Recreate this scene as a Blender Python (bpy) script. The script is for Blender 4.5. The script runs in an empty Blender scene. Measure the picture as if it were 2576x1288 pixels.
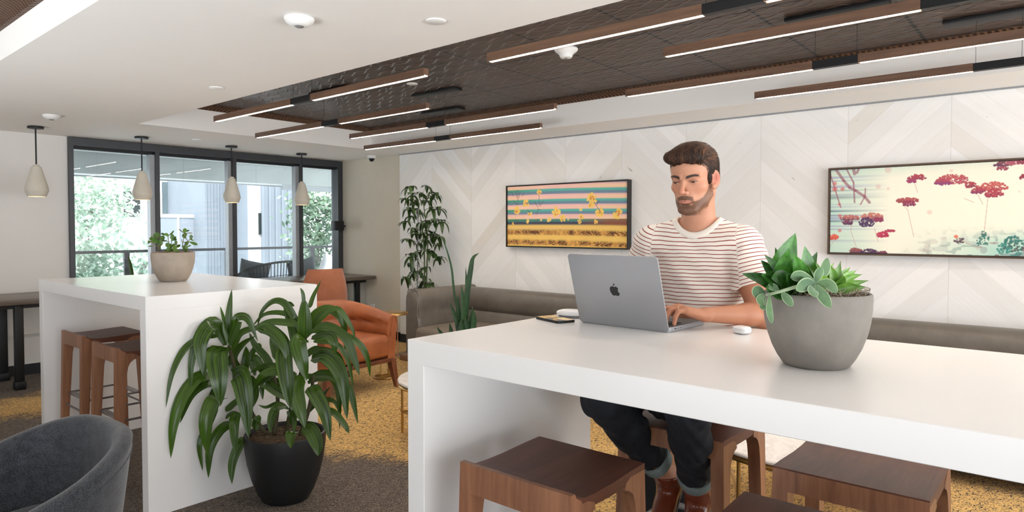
import bpy, bmesh, math, random
import numpy as np
from mathutils import Vector, Matrix, noise as mnoise

SC = bpy.context.scene
COL = SC.collection
# ------------------------------------------------------------------ camera
CAM_F, CAM_H, CAM_P, CAM_S = 1670.0, 1.395, math.radians(1.6), 22.4
_f0 = Vector((.764, .645, 0)).normalized()
_r0 = Vector((_f0.y, -_f0.x, 0))
_fw = _f0*math.cos(CAM_P) - Vector((0, 0, 1))*math.sin(CAM_P)
_up = _r0.cross(_fw)
cd = bpy.data.cameras.new('camera')
cd.sensor_fit = 'HORIZONTAL'; cd.sensor_width = 36.0
cd.lens = 36.0*CAM_F/2576.0
cd.shift_y = -CAM_S/2576.0   # see below
cd.clip_start = 0.02; cd.clip_end = 200
cd.dof.use_dof = True; cd.dof.focus_distance = 2.3; cd.dof.aperture_fstop = 16
cam = bpy.data.objects.new('camera', cd); COL.objects.link(cam)
cam.matrix_world = Matrix(((_r0.x, _up.x, -_fw.x, 0), (_r0.y, _up.y, -_fw.y, 0), (_r0.z, _up.z, -_fw.z, CAM_H), (0, 0, 0, 1)))
SC.camera = cam
# ------------------------------------------------------------------ light and exposure
wd = bpy.data.worlds.new('world'); SC.world = wd; wd.use_nodes = True
_bg = wd.node_tree.nodes['Background']
_bg.inputs[0].default_value = (.90, .95, 1.0, 1); _bg.inputs[1].default_value = 3.3
vs = SC.view_settings
vs.view_transform = 'Standard'; vs.look = 'None'; vs.gamma = 1; vs.use_curve_mapping = False
vs.exposure = 0.34
def area(name, loc, rot, sx, sy, power, color, spread=180):
    l = bpy.data.lights.new(name, 'AREA'); l.shape = 'RECTANGLE'; l.size = sx; l.size_y = sy
    l.energy = power; l.color = color; l.spread = math.radians(spread)
    o = bpy.data.objects.new(name, l); COL.objects.link(o); o.location = loc; o.rotation_euler = rot
    return o
# added fill for daylight bounced through unseen openings, aimed up at the ceiling
area('daylight_fill_left', (-2.7, 2.0, .45), (0, math.radians(-138), 0), 1.6, 9.0, 145, (.96, .98, 1.0), 85)
area('daylight_fill_behind', (1.2, -3.9, .9), (math.radians(128), 0, 0), 7.5, 1.8, 115, (.98, .98, 1.0), 110)

area('fill_second_coffer', (-.7, 1.2, 2.50), (0, 0, 0), 2.6, 7.0, 12, (1.0, .94, .88))  # added warm fill for unseen lamps presumed in the second coffer

_sun = bpy.data.lights.new('sun', 'SUN'); _sun.energy = 6.5; _sun.angle = math.radians(1.5); _sun.color = (1.0, .97, .93)
_so = bpy.data.objects.new('sun', _sun); COL.objects.link(_so)
_so.rotation_euler = Vector((.45, .62, -.80)).to_track_quat('-Z', 'Y').to_euler()

# ------------------------------------------------------------------ helpers
PI = math.pi
def V3(*a): return Vector(a)
class MB:
    def __init__(s): s.v = []; s.f = []; s.m = []
    def add(s, verts, faces, mi=0):
        b = len(s.v); s.v.extend([tuple(p) for p in verts])
        s.f.extend([tuple(i+b for i in f) for f in faces]); s.m.extend([mi]*len(faces)); return s
    def box(s, x0, x1, y0, y1, z0, z1, mi=0):
        v = [(x, y, z) for z in (z0, z1) for y in (y0, y1) for x in (x0, x1)]
        return s.add(v, [(0, 2, 3, 1), (4, 5, 7, 6), (0, 1, 5, 4), (2, 6, 7, 3), (0, 4, 6, 2), (1, 3, 7, 5)], mi)
    def rbox(s, x0, x1, y0, y1, z0, z1, r=.01, seg=3, mi=0, M=None):
        bm = bmesh.new(); bmesh.ops.create_cube(bm, size=1)
        for q in bm.verts:
            q.co = Vector(((x0+x1)/2+q.co.x*(x1-x0), (y0+y1)/2+q.co.y*(y1-y0), (z0+z1)/2+q.co.z*(z1-z0)))
        bmesh.ops.bevel(bm, geom=bm.edges[:], offset=r, segments=seg, profile=.5, affect='EDGES')
        if M is not None: bm.transform(M)
        bm.verts.index_update()
        s.add([q.co[:] for q in bm.verts], [[q.index for q in f.verts] for f in bm.faces], mi); bm.free(); return s
    def loft(s, rings, closed=True, cap=True, mi=0):
        n = len(rings[0]); v = [p for r in rings for p in r]; f = []
        m = n if closed else n-1
        for i in range(len(rings)-1):
            for j in range(m):
                k = (j+1) % n
                f.append((i*n+j, i*n+k, (i+1)*n+k, (i+1)*n+j))
        if cap and closed:
            f.append(tuple(range(n-1, -1, -1))); f.append(tuple((len(rings)-1)*n+j for j in range(n)))
        return s.add(v, f, mi)
    def tube(s, pts, rad, n=10, cap=True, mi=0, closed=False):
        pts = [Vector(p) for p in pts]; N = len(pts)
        if not hasattr(rad, '__len__'): rad = [rad]*N
        rings = []; up = None
        for i, p in enumerate(pts):
            a = pts[(i-1) % N] if (closed or i > 0) else p
            b = pts[(i+1) % N] if (closed or i < N-1) else p
            t = (b-a)
            if t.length < 1e-9: t = Vector((0, 0, 1))
            t.normalize()
            if up is None:
                up = Vector((0, 0, 1)) if abs(t.z) < .9 else Vector((1, 0, 0))
            u = (up - t*up.dot(t))
            if u.length < 1e-6: u = t.orthogonal()
            u.normalize(); w = t.cross(u); up = u
            rings.append([p+(u*math.cos(2*PI*k/n)+w*math.sin(2*PI*k/n))*rad[i] for k in range(n)])
        if closed: rings.append(rings[0]); cap = False
        return s.loft(rings, True, cap, mi)
    def lathe(s, prof, c=(0, 0, 0), n=48, mi=0, ax='Z', cap=False):
        rings = []
        for r, z in prof:
            rg = []
            for k in range(n):
                a = 2*PI*k/n; x, y = r*math.cos(a), r*math.sin(a)
                q = (x, y, z) if ax == 'Z' else ((x, z, y) if ax == 'Y' else (z, x, y))
                rg.append((c[0]+q[0], c[1]+q[1], c[2]+q[2]))
            rings.append(rg)
        return s.loft(rings, True, cap, mi)
    def prism(s, poly, z0, z1, mi=0, M=None):
        n = len(poly); v = [(x, y, z0) for x, y in poly]+[(x, y, z1) for x, y in poly]
        if M is not None: v = [M @ Vector(q) for q in v]
        f = [tuple(range(n-1, -1, -1)), tuple(range(n, 2*n))]+[(i, (i+1) % n, n+(i+1) % n, n+i) for i in range(n)]
        return s.add(v, f, mi)
    def mesh(s, name):
        me = bpy.data.meshes.new(name); me.from_pydata(s.v, [], s.f); me.update(); return me
    def build(s, name, mat, parent=None, smooth=35, M=None, fix=True):
        me = s.mesh(name)
        if fix:
            bm = bmesh.new(); bm.from_mesh(me); bmesh.ops.recalc_face_normals(bm, faces=bm.faces[:]); bm.to_mesh(me); bm.free()
        mats = mat if isinstance(mat, (list, tuple)) else [mat]
        for q in mats: me.materials.append(q)
        if len(mats) > 1: me.polygons.foreach_set('material_index', s.m)
        if smooth:
            me.shade_smooth()
            if smooth < 180: me.set_sharp_from_angle(angle=math.radians(smooth))
        o = bpy.data.objects.new(name, me); COL.objects.link(o)
        if M is not None: me.transform(M)
        if parent is not None: o.parent = parent
        return o
def tag(o, label=None, cat=None, group=None, kind=None):
    if label: o['label'] = label
    if cat: o['category'] = cat
    if group: o['group'] = group
    if kind: o['kind'] = kind
    return o
def empty(name, loc, rz=0, label=None, cat=None, group=None):
    o = bpy.data.objects.new(name, None); COL.objects.link(o); o.location = loc; o.rotation_euler = (0, 0, rz)
    o.empty_display_size = .05
    return tag(o, label, cat, group)
def copy_tree(o, parent=None):
    c = o.copy(); COL.objects.link(c)
    if parent is not None: c.parent = parent
    for ch in list(o.children): copy_tree(ch, c)
    return c
def struct(mb, name, mat, smooth=0, parent=None):
    o = mb.build(name, mat, parent, smooth); o['kind'] = 'structure'; return o

# ------------------------------------------------------------------ materials
class NT:
    def __init__(s, name):
        s.mat = bpy.data.materials.new(name); s.mat.use_nodes = True
        s.t = s.mat.node_tree; s.b = s.t.nodes['Principled BSDF']; s.out = s.t.nodes['Material Output']
    def n(s, ty, **kw):
        q = s.t.nodes.new(ty)
        for k, v in kw.items(): setattr(q, k, v)
        return q
    def l(s, a, b): s.t.links.new(a, b)
    def m(s, op, a, b=None, c=None, clamp=False):
        q = s.n('ShaderNodeMath', operation=op); q.use_clamp = clamp
        for i, x in enumerate((a, b, c)):
            if x is None: continue
            if isinstance(x, (int, float)): q.inputs[i].default_value = x
            else: s.l(x, q.inputs[i])
        return q.outputs[0]
    def pos(s, kind='Object'):
        q = s.n('ShaderNodeTexCoord').outputs[kind]; return q
    def wpos(s): return s.n('ShaderNodeNewGeometry').outputs['Position']
    def xyz(s, v):
        q = s.n('ShaderNodeSeparateXYZ'); s.l(v, q.inputs[0]); return q.outputs
    def comb(s, x, y, z):
        q = s.n('ShaderNodeCombineXYZ')
        for i, a in enumerate((x, y, z)):
            if isinstance(a, (int, float)): q.inputs[i].default_value = a
            else: s.l(a, q.inputs[i])
        return q.outputs[0]
    def map(s, v, sc=(1, 1, 1), rot=(0, 0, 0)):
        q = s.n('ShaderNodeMapping'); q.inputs['Scale'].default_value = sc; q.inputs['Rotation'].default_value = rot
        s.l(v, q.inputs[0]); return q.outputs[0]
    def noise(s, v, scale, detail=3, rough=.5, dist=0):
        q = s.n('ShaderNodeTexNoise'); q.inputs['Scale'].default_value = scale; q.inputs['Detail'].default_value = detail
        q.inputs['Roughness'].default_value = rough; q.inputs['Distortion'].default_value = dist
        if v is not None: s.l(v, q.inputs['Vector'])
        return q.outputs[0]
    def ramp(s, fac, stops, interp='LINEAR'):
        q = s.n('ShaderNodeValToRGB'); q.color_ramp.interpolation = interp
        e = q.color_ramp.elements
        while len(e) < len(stops): e.new(.5)
        for i, (p, c) in enumerate(stops):
            e[i].position = p
            e[i].color = (c, c, c, 1) if isinstance(c, (int, float)) else (*c, 1)
        s.l(fac, q.inputs[0]); return q.outputs[0]
    def mix(s, fac, a, b):
        q = s.n('ShaderNodeMix', data_type='RGBA')
        if isinstance(fac, (int, float)): q.inputs[0].default_value = fac
        else: s.l(fac, q.inputs[0])
        for i, x in ((6, a), (7, b)):
            if isinstance(x, (tuple, list)): q.inputs[i].default_value = (*x[:3], 1)
            else: s.l(x, q.inputs[i])
        return q.outputs[2]
    def bump(s, h, strength=.3, dist=.01):
        q = s.n('ShaderNodeBump'); q.inputs['Strength'].default_value = strength; q.inputs['Distance'].default_value = dist
        s.l(h, q.inputs['Height']); s.l(q.outputs[0], s.b.inputs['Normal']); return q
    def set(s, **kw):
        for k, v in kw.items():
            i = s.b.inputs[k.replace('_', ' ')]
            if isinstance(v, (int, float)): i.default_value = v
            elif isinstance(v, (tuple, list)): i.default_value = (*v[:3], 1) if i.type == 'RGBA' else v
            else: s.l(v, i)
        return s
def hexc(r, g, b):
    f = lambda c: (c/255/12.92) if c/255 <= .04045 else ((c/255+.055)/1.055)**2.4
    return (f(r), f(g), f(b))
def plain(name, rgb, rough=.5, metal=0, var=.06, vscale=12, bump=0, bscale=60, coat=0, sheen=0, spec=None, stretch=(1, 1, 1), vdetail=3):
    q = NT(name); c = hexc(*rgb); p = q.pos()
    if stretch != (1, 1, 1): p = q.map(p, stretch)
    a = tuple(x*(1-var) for x in c); b = tuple(min(1, x*(1+var)) for x in c)
    q.set(Base_Color=q.mix(q.ramp(q.noise(p, vscale, vdetail), [(.3, 0.), (.7, 1.)]), a, b), Roughness=rough, Metallic=metal)
    if bump: q.bump(q.noise(p, bscale, 4), bump, .004)
    if coat: q.set(Coat_Weight=coat, Coat_Roughness=.15)
    if sheen: q.set(Sheen_Weight=sheen, Sheen_Roughness=.5)
    if spec is not None: q.set(Specular_IOR_Level=spec)
    return q.mat
def emit(name, rgb, strength):
    q = NT(name); q.set(Base_Color=hexc(*rgb), Emission_Color=hexc(*rgb), Emission_Strength=strength, Roughness=.6); return q.mat
def wood(name, c0, c1, rough=.45, scale=1.0, axis=0, coat=.1):
    q = NT(name); p = q.pos()
    st = [14, 14, 14]; st[axis] = 1.2
    pm = q.map(p, tuple(x*scale for x in st))
    g = q.noise(pm, 1.6, 5, .6, .6); f = q.noise(pm, 9, 3, .5)
    fac = q.m('ADD', q.m('MULTIPLY', g, .75), q.m('MULTIPLY', f, .25))
    q.set(Base_Color=q.ramp(fac, [(.32, hexc(*c0)), (.68, hexc(*c1))]), Roughness=rough, Coat_Weight=coat, Coat_Roughness=.3)
    q.bump(fac, .08, .002); return q.mat
# ------------------------------------------------------------------ setting materials
M = {}
M['white_paint'] = plain('white_paint', (228, 226, 222), .7, var=.01, vscale=3)
M['ceiling_paint'] = plain('ceiling_paint', (242, 240, 236), .8, var=.01, vscale=2)
M['black_metal'] = plain('black_metal', (26, 27, 29), .45, .3, var=.1)
M['black_trim'] = plain('black_trim', (20, 22, 26), .55)
M['frame_metal'] = plain('frame_metal', (66, 68, 72), .42, .35, var=.05)
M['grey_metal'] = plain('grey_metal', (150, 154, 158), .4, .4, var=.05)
# fabric wall covering
q = NT('linen_wall'); p = q.wpos()
a = q.noise(q.map(p, (300, 300, 25)), 1, 2); b = q.noise(q.map(p, (20, 20, 400)), 1, 2); c = q.noise(p, 1.1, 3)
q.set(Base_Color=q.mix(q.m('ADD', q.m('MULTIPLY', q.m('ADD', a, b), .3), q.m('MULTIPLY', c, .45)), hexc(196, 188, 170), hexc(240, 233, 218)), Roughness=.85, Sheen_Weight=.1)
q.bump(q.m('ADD', a, b), .15, .002); M['linen'] = q.mat
# whitewashed chevron cladding on the x-constant wall
q = NT('chevron_planks'); X, Y, Z = q.xyz(q.wpos())
col = q.m('DIVIDE', Y, .638); ci = q.m('FLOOR', col); cf = q.m('SUBTRACT', col, ci)
par = q.m('PINGPONG', ci, 1.0)
rise = q.m('MULTIPLY', q.m('SUBTRACT', q.m('MULTIPLY', par, 2.0), 1.0), q.m('SUBTRACT', cf, .5))
v = q.m('DIVIDE', q.m('ADD', Z, q.m('MULTIPLY', rise, .60)), .165)
vi = q.m('FLOOR', v); vf = q.m('SUBTRACT', v, vi)
wn = q.n('ShaderNodeTexWhiteNoise'); q.l(q.comb(ci, vi, 3.0), wn.inputs['Vector'])
e1 = q.m('LESS_THAN', vf, .022); e2 = q.m('LESS_THAN', q.m('PINGPONG', cf, .5), .004)
seam = q.m('MAXIMUM', q.m('MULTIPLY', e1, .35), q.m('MULTIPLY', e2, .6))
sgn = q.m('SUBTRACT', q.m('MULTIPLY', par, 2.0), 1.0)
gu = q.m('ADD', q.m('MULTIPLY', Y, .73), q.m('MULTIPLY', q.m('MULTIPLY', sgn, -1.0), q.m('MULTIPLY', Z, .68)))
gv = q.m('ADD', q.m('MULTIPLY', Z, .73), q.m('MULTIPLY', sgn, q.m('MULTIPLY', Y, .68)))
grain = q.noise(q.comb(q.m('MULTIPLY', gu, 3.0), q.m('MULTIPLY', gv, 40.0), q.m('MULTIPLY', vi, .7)), 1.0, 5, .6, .4)
knot = q.ramp(q.noise(q.comb(q.m('MULTIPLY', gu, 6.0), q.m('MULTIPLY', gv, 22.0), vi), 1.0, 2, .4), [(.20, 1.0), (.245, 0.)])
tint = q.ramp(wn.outputs[0], [(0., hexc(232, 229, 223)), (.12, hexc(237, 236, 233)), (.5, hexc(239, 239, 238)), (1., hexc(246, 245, 243))])
c1 = q.mix(q.ramp(grain, [(.35, .09), (.6, 0.)]), tint, hexc(214, 208, 198))
c2 = q.mix(q.m('MULTIPLY', knot, .55), c1, hexc(120, 104, 88))
q.set(Base_Color=q.mix(q.m('MULTIPLY', seam, .45), c2, hexc(180, 175, 168)), Roughness=.6)
q.bump(q.m('ADD', q.m('MULTIPLY', seam, -1.0), q.m('MULTIPLY', grain, .25)), .25, .003); M['chevron'] = q.mat
# pressed dark ceiling tile : crossing wavy ribs, 0.61 m tile grid
q = NT('pressed_tile'); X, Y, Z = q.xyz(q.wpos())
wob = q.m('MULTIPLY', q.m('SUBTRACT', q.noise(q.comb(X, Y, 0.), 5.0, 2), .5), .03)
X2 = q.m('ADD', X, wob)
def rib(phase, per=.122, amp=.030, L=.305, w=.10):
    s = q.m('SINE', q.m('ADD', q.m('MULTIPLY', Y, 2*PI/L), phase))
    t = q.m('DIVIDE', q.m('ADD', X2, q.m('MULTIPLY', s, amp)), per)
    fr = q.m('PINGPONG', t, .5)
    return q.m('SUBTRACT', 1.0, q.m('MINIMUM', q.m('DIVIDE', fr, w), 1.0), clamp=True)
h = q.m('MAXIMUM', q.m('MAXIMUM', rib(0.), rib(PI)), q.m('MULTIPLY', rib(.9, .21, .045, .305, .05), .9))
g1 = q.m('LESS_THAN', q.m('PINGPONG', q.m('DIVIDE', q.m('SUBTRACT', X, 2.30), .61), .5), .016)
g2 = q.m('LESS_THAN', q.m('PINGPONG', q.m('DIVIDE', q.m('SUBTRACT', Y, .10), .61), .5), .016)
grid = q.m('MAXIMUM', g1, g2)
blot = q.noise(q.comb(X, Y, 0.), 9.0, 4)
cc = q.mix(blot, hexc(56, 42, 36), hexc(88, 70, 60))
cc = q.mix(q.m('MULTIPLY', h, .5), cc, hexc(150, 130, 116))
q.set(Base_Color=q.mix(grid, cc, hexc(30, 22, 18)), Roughness=.42, Metallic=.35)
q.bump(q.m('SUBTRACT', q.m('ADD', h, q.m('MULTIPLY', blot, .3)), q.m('MULTIPLY', grid, 1.5)), .9, .016); M['tile'] = q.mat
# egg and dart crown
q = NT('copper_crown'); X, Y, Z = q.xyz(q.wpos())
w = q.m('PINGPONG', q.m('DIVIDE', q.m('ADD', X, Y), .035), .5)
q.set(Base_Color=q.mix(q.m('MULTIPLY', w, 2.0), hexc(44, 30, 22), hexc(112, 78, 54)), Roughness=.38, Metallic=.5)
q.bump(w, .9, .012); M['crown'] = q.mat
# carpet with ochre drifts
q = NT('carpet'); P = q.wpos(); X, Y, Z = q.xyz(P)
Ps = q.map(P, (1, 1, 1), (0, 0, .35))
fl = q.noise(q.map(Ps, (44, 92, 1)), 1.0, 5, .7, 1.6)
fl2 = q.noise(q.map(Ps, (150, 210, 1)), 1.0, 2, .6)
big = q.noise(P, 1.3, 3, .6, .5)
# where the ochre drifts lie : right and far side of the room, thinning into the grey-brown ground
f1 = q.m('MULTIPLY', q.m('SUBTRACT', q.m('ADD', X, q.m('MULTIPLY', Y, .12)), 2.78), 1.5)
f2 = q.m('SUBTRACT', 1.0, q.m('DIVIDE', q.m('ABSOLUTE', q.m('SUBTRACT', Y, 6.15)), .55))
far = q.m('MULTIPLY', q.m('SUBTRACT', Y, 5.75), -2.5)
f1 = q.m('MINIMUM', f1, far)
fld = q.m('ADD', q.m('MAXIMUM', f1, f2), q.m('MULTIPLY', q.m('SUBTRACT', big, .5), 2.2))
och = q.m('ADD', q.m('MULTIPLY', q.ramp(fld, [(0., 0.), (.55, 1.)]), .67), q.m('MULTIPLY', q.m('SUBTRACT', fl, .5), 5.5))
om = q.m('MULTIPLY', q.ramp(och, [(.42, 0.), (.50, 1.)]), q.ramp(fld, [(.02, 0.), (.22, 1.)]))
ground = q.ramp(q.m('ADD', q.m('MULTIPLY', fl, .5), q.m('MULTIPLY', fl2, .5)), [(.44, hexc(52, 44, 40)), (.5, hexc(84, 73, 65)), (.57, hexc(146, 132, 116))])
oc = q.ramp(q.m('ADD', q.m('MULTIPLY', big, .5), q.m('MULTIPLY', fl2, .5)), [(.35, hexc(208, 164, 92)), (.65, hexc(234, 194, 122))])
q.set(Base_Color=q.mix(om, ground, oc), Roughness=.95, Sheen_Weight=.1, Specular_IOR_Level=.1)
q.bump(q.m('ADD', fl2, om), .5, .006); M['carpet'] = q.mat
# window glass : clear sheet that mirrors a little
def glass_mat(name, ior=1.5, tint=(.97, .99, .985)):
    q = NT(name); tr = q.n('ShaderNodeBsdfTransparent'); tr.inputs[0].default_value = (*tint, 1)
    gl = q.n('ShaderNodeBsdfGlossy'); gl.inputs['Roughness'].default_value = 0.0; fr = q.n('ShaderNodeFresnel'); fr.inputs[0].default_value = ior
    mx = q.n('ShaderNodeMixShader'); q.l(q.m('MULTIPLY', fr.outputs[0], 1.0, clamp=True), mx.inputs[0]); q.l(tr.outputs[0], mx.inputs[1]); q.l(gl.outputs[0], mx.inputs[2])
    q.l(mx.outputs[0], q.out.inputs['Surface']); return q.mat
M['glass'] = glass_mat('window_glass')

# ------------------------------------------------------------------ room shell
XR, YB, CH, TH = 5.41, 7.62, 2.305, 2.545
x0, y0 = -3.0, -4.0
struct(MB().box(x0, XR+.1, y0, YB+.12, -.08, 0), 'floor', M['carpet'])
# soffit ceiling around two raised coffers
S = MB()
R1 = (2.33, 4.83, -3.2, 6.2)      # coffer with dark tile over the seating
R2 = (-2.4, .98, -3.2, 5.6)       # second coffer over the entry side
S.box(x0, R2[0], y0, YB+.12, CH, 2.9); S.box(R2[1], R1[0], y0, YB+.12, CH, 2.9); S.box(R1[1], XR+.1, y0, YB+.12, CH, 2.9)
S.box(R2[0], R2[1], y0, R2[2], CH, 2.9); S.box(R2[0], R2[1], R2[3], YB+.12, CH, 2.9)
S.box(R1[0], R1[1], y0, R1[2], CH, 2.9); S.box(R1[0], R1[1], R1[3], YB+.12, CH, 2.9)
struct(S, 'ceiling', M['ceiling_paint'])
for i, R in enumerate((R1, R2)):
    struct(MB().box(R[0], R[1], R[2], R[3], TH, 2.9), 'ceiling_coffer', M['tile'])
    # crown moulding ring
    m = MB(); k_ = 1.0 if i == 0 else 1.9; prof = [(a*k_, b*k_) for a, b in [(0, -.045), (.012, -.045), (.02, -.03), (.045, -.008), (.05, 0), (0, 0)]]
    c = [(R[0], R[2], 1, 1), (R[1], R[2], -1, 1), (R[1], R[3], -1, -1), (R[0], R[3], 1, -1)]
    rings = [[(x+sx*a, y+sy*a, TH-.001+b) for a, b in prof] for x, y, sx, sy in c]
    m.loft(rings+[rings[0]], True, False)
    struct(m, 'trim_%d' % (i+1), M['crown'], 30)
# art wall cladding and linen return
struct(MB().box(XR, XR+.1, y0, YB+.12, 0, CH), 'wall_right', M['linen'])
struct(MB().box(XR-.06, XR-.001, y0, 6.32, 0, CH-.012), 'wall_right_cladding', M['chevron'])
struct(MB().box(XR-.07, XR-.001, y0, 6.325, CH-.012, CH), 'trim_3', M['grey_metal'])
WX0 = 2.20
wl = MB()
for a, b in ((-4.0, -2.7), (-1.1, 1.6), (3.2, YB+.12)): wl.box(x0-.12, x0, a, b, 0, CH)
wl.box(x0-.12, x0, -2.7, -1.1, 1.95, CH).box(x0-.12, x0, 1.6, 3.2, 1.95, CH)
struct(wl, 'added_wall_left', M['white_paint'])  # unseen wall added to cut the light on the table front
struct(MB().box(x0, WX0, YB, YB+.12, 0, CH), 'wall_back', M['white_paint'])
struct(MB().box(WX0, XR, YB+.02, YB+.10, 0, .30), 'wall_back_sill', M['white_paint'])
struct(MB().box(x0, WX0, YB-.015, YB, 0, .10), 'baseboard_back', M['black_trim'])
struct(MB().box(XR-.075, XR-.06, y0, 6.335, 0, .10).box(XR-.075, XR, 6.32, 6.335, 0, .10).box(XR-.015, XR, 6.335, YB, 0, .10), 'baseboard_right', M['black_trim'])
# low white casing under the desk on the back wall
struct(MB().box(x0, WX0, YB-.12, YB, .40, .70).box(x0, WX0, YB-.14, YB, .68, .71), 'trim_4', M['white_paint'])
# windows
posts = [2.20, 3.04, 3.905, 4.79, 5.41]
for i in range(4):
    a, b = posts[i], posts[i+1]
    o = empty('window_%d' % (i+1), (0, 0, 0)); o['kind'] = 'structure'
    f = MB(); pw = .034
    f.box(a, a+(.04 if i == 0 else .010), YB-.05, YB+.10, .34, CH-.085); f.box(b-(.075 if i == 3 else pw), b, YB-.05, YB+.10, .34, CH-.085)
    f.box(a, b, YB-.05, YB+.10, CH-.085, CH-.006); f.box(a, b, YB-.05, YB+.10, .28, .34)
    f.build('window_frame', M['frame_metal'], o, 0)
    g = MB()   # slim inner sash
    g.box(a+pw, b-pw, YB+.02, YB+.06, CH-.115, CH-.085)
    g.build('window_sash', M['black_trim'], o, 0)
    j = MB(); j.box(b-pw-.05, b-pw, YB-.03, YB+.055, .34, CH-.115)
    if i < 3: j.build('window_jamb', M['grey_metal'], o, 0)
    MB().box(a+.01, b-.01, YB+.062, YB+.070, .32, CH-.03).build('window_pane', M['glass'], o, 0)
# ------------------------------------------------------------------ points read off the photograph, at their own depth
def at(px, py, depth):
    return Vector((0, 0, CAM_H)) + (_fw + _r0*((px-1288)/CAM_F) + _up*((644-CAM_S-py)/CAM_F))*depth
def smooth_pts(pts, n):
    P = [Vector(p) for p in pts]
    if len(P) == 2: return [P[0].lerp(P[1], i/(n-1)) for i in range(n)]
    P = [P[0]*2-P[1]]+P+[P[-1]*2-P[-2]]; out = []; m = len(P)-3
    for i in range(n):
        t = i/(n-1)*m; k = min(int(t), m-1); u = t-k
        a, b, c, d = P[k:k+4]
        out.append(.5*((2*b)+(c-a)*u+(2*a-5*b+4*c-d)*u*u+(3*b-a-3*c+d)*u**3))
    return out
class LMB(MB):
    """mesh builder for foliage, remembers across / along coordinates of every vertex"""
    def __init__(s): super().__init__(); s.uv = []
    def leaf(s, pts, width, fold=.25, nx=5, n=14, prof=None, up=None, thick=0, roll=0, bow=0, rnd=0.):
        c = smooth_pts(pts, n); verts = []; uv = []
        up = Vector(up) if up is not None else Vector((0, 0, 1))
        for i, p in enumerate(c):
            t = i/(n-1)
            T = (c[min(i+1, n-1)]-c[max(i-1, 0)]).normalized()
            S = T.cross(up)
            if S.length < .05: S = T.cross(Vector((-.8, -.6, 0)))
            S.normalize(); N = S.cross(T).normalized()
            if roll:
                S, N = S*math.cos(roll)+N*math.sin(roll), N*math.cos(roll)-S*math.sin(roll)
            w = width*(prof(t) if prof else math.sin(PI*min(1, t*.97+.03))**.6)*.5
            for j in range(nx):
                x = 2*j/(nx-1)-1
                verts.append(p+S*(x*w)+N*(w*(fold*abs(x)+bow*x*x)))
                uv.append((x*.5+.5, t, rnd))
        f = []
        for i in range(n-1):
            for j in range(nx-1):
                a = i*nx+j; f.append((a, a+1, a+nx+1, a+nx))
        if thick:
            m = len(verts); v2 = []
            for i in range(n):
                T = (c[min(i+1, n-1)]-c[max(i-1, 0)]).normalized(); S = (verts[i*nx+nx-1]-verts[i*nx])
                N = (S.cross(T)); N = N.normalized() if N.length > 1e-9 else up
                for j in range(nx):
                    x = 2*j/(nx-1)-1
                    v2.append(verts[i*nx+j]-N*(thick*(1-x*x)*(prof(i/(n-1)) if prof else math.sin(PI*(i/(n-1)*.97+.03))**.6)))
            verts += v2; uv += uv
            f += [(a+m, b+m, d+m, e+m)[::-1] for a, b, d, e in f]
        s.uv += [(0, 0, 0)]*(len(s.v)-len(s.uv)); s.uv += uv
        s.add(verts, f); return s
    def build(s, name, mat, parent=None, smooth=180, M=None, fix=False):
        s.uv += [(0, 0, 0)]*(len(s.v)-len(s.uv))
        o = super().build(name, mat, parent, smooth, M, fix)
        a = o.data.attributes.new('luv', 'FLOAT_VECTOR', 'POINT'); a.data.foreach_set('vector', np.array(s.uv, 'f').ravel())
        return o
def leaf_mat(name, dark, light, rough=.38, stripes=0, edge=None, edge_w=.1, bands=0, trans=.15, tip=None, sheen=0, tipw=.9):
    q = NT(name); at_ = q.n('ShaderNodeAttribute', attribute_name='luv'); u, v, r = q.xyz(at_.outputs['Vector'])
    p = q.pos()
    if stripes:
        st = q.noise(q.comb(q.m('MULTIPLY', u, stripes), q.m('MULTIPLY', v, 1.0), q.m('MULTIPLY', r, 17.)), 1.0, 2, .5)
    elif bands:
        st = q.noise(q.comb(q.m('MULTIPLY', u, 2.5), q.m('MULTIPLY', v, bands), q.m('MULTIPLY', r, 17.)), 1.0, 3, .6, .5)
    else: st = q.noise(p, 25, 2)
    c = q.mix(q.ramp(st, [(.30, 0.), (.70, 1.)]), hexc(*dark), hexc(*light))
    c = q.mix(q.m('MULTIPLY', q.m('SUBTRACT', r, .5), .5, clamp=True), c, hexc(*[min(255, int(x*1.25)) for x in light]))
    if tip: c = q.mix(q.ramp(v, [(tipw, 0.), (min(1, tipw+.08), 1.)]), c, hexc(*tip))
    if edge:
        e = q.m('ABSOLUTE', q.m('SUBTRACT', u, .5)); c = q.mix(q.ramp(e, [(.5-edge_w, 0.), (.5-edge_w*.4, 1.)]), c, hexc(*edge))
    q.set(Base_Color=c, Roughness=rough, Sheen_Weight=sheen, Specular_IOR_Level=.5)
    if stripes: q.bump(st, .25, .002)
    if trans:
        tb = q.n('ShaderNodeBsdfTranslucent'); q.l(c, tb.inputs[0]); mx = q.n('ShaderNodeMixShader'); mx.inputs[0].default_value = trans
        q.l(q.b.outputs[0], mx.inputs[1]); q.l(tb.outputs[0], mx.inputs[2]); q.l(mx.outputs[0], q.out.inputs['Surface'])
    return q.mat

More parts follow.
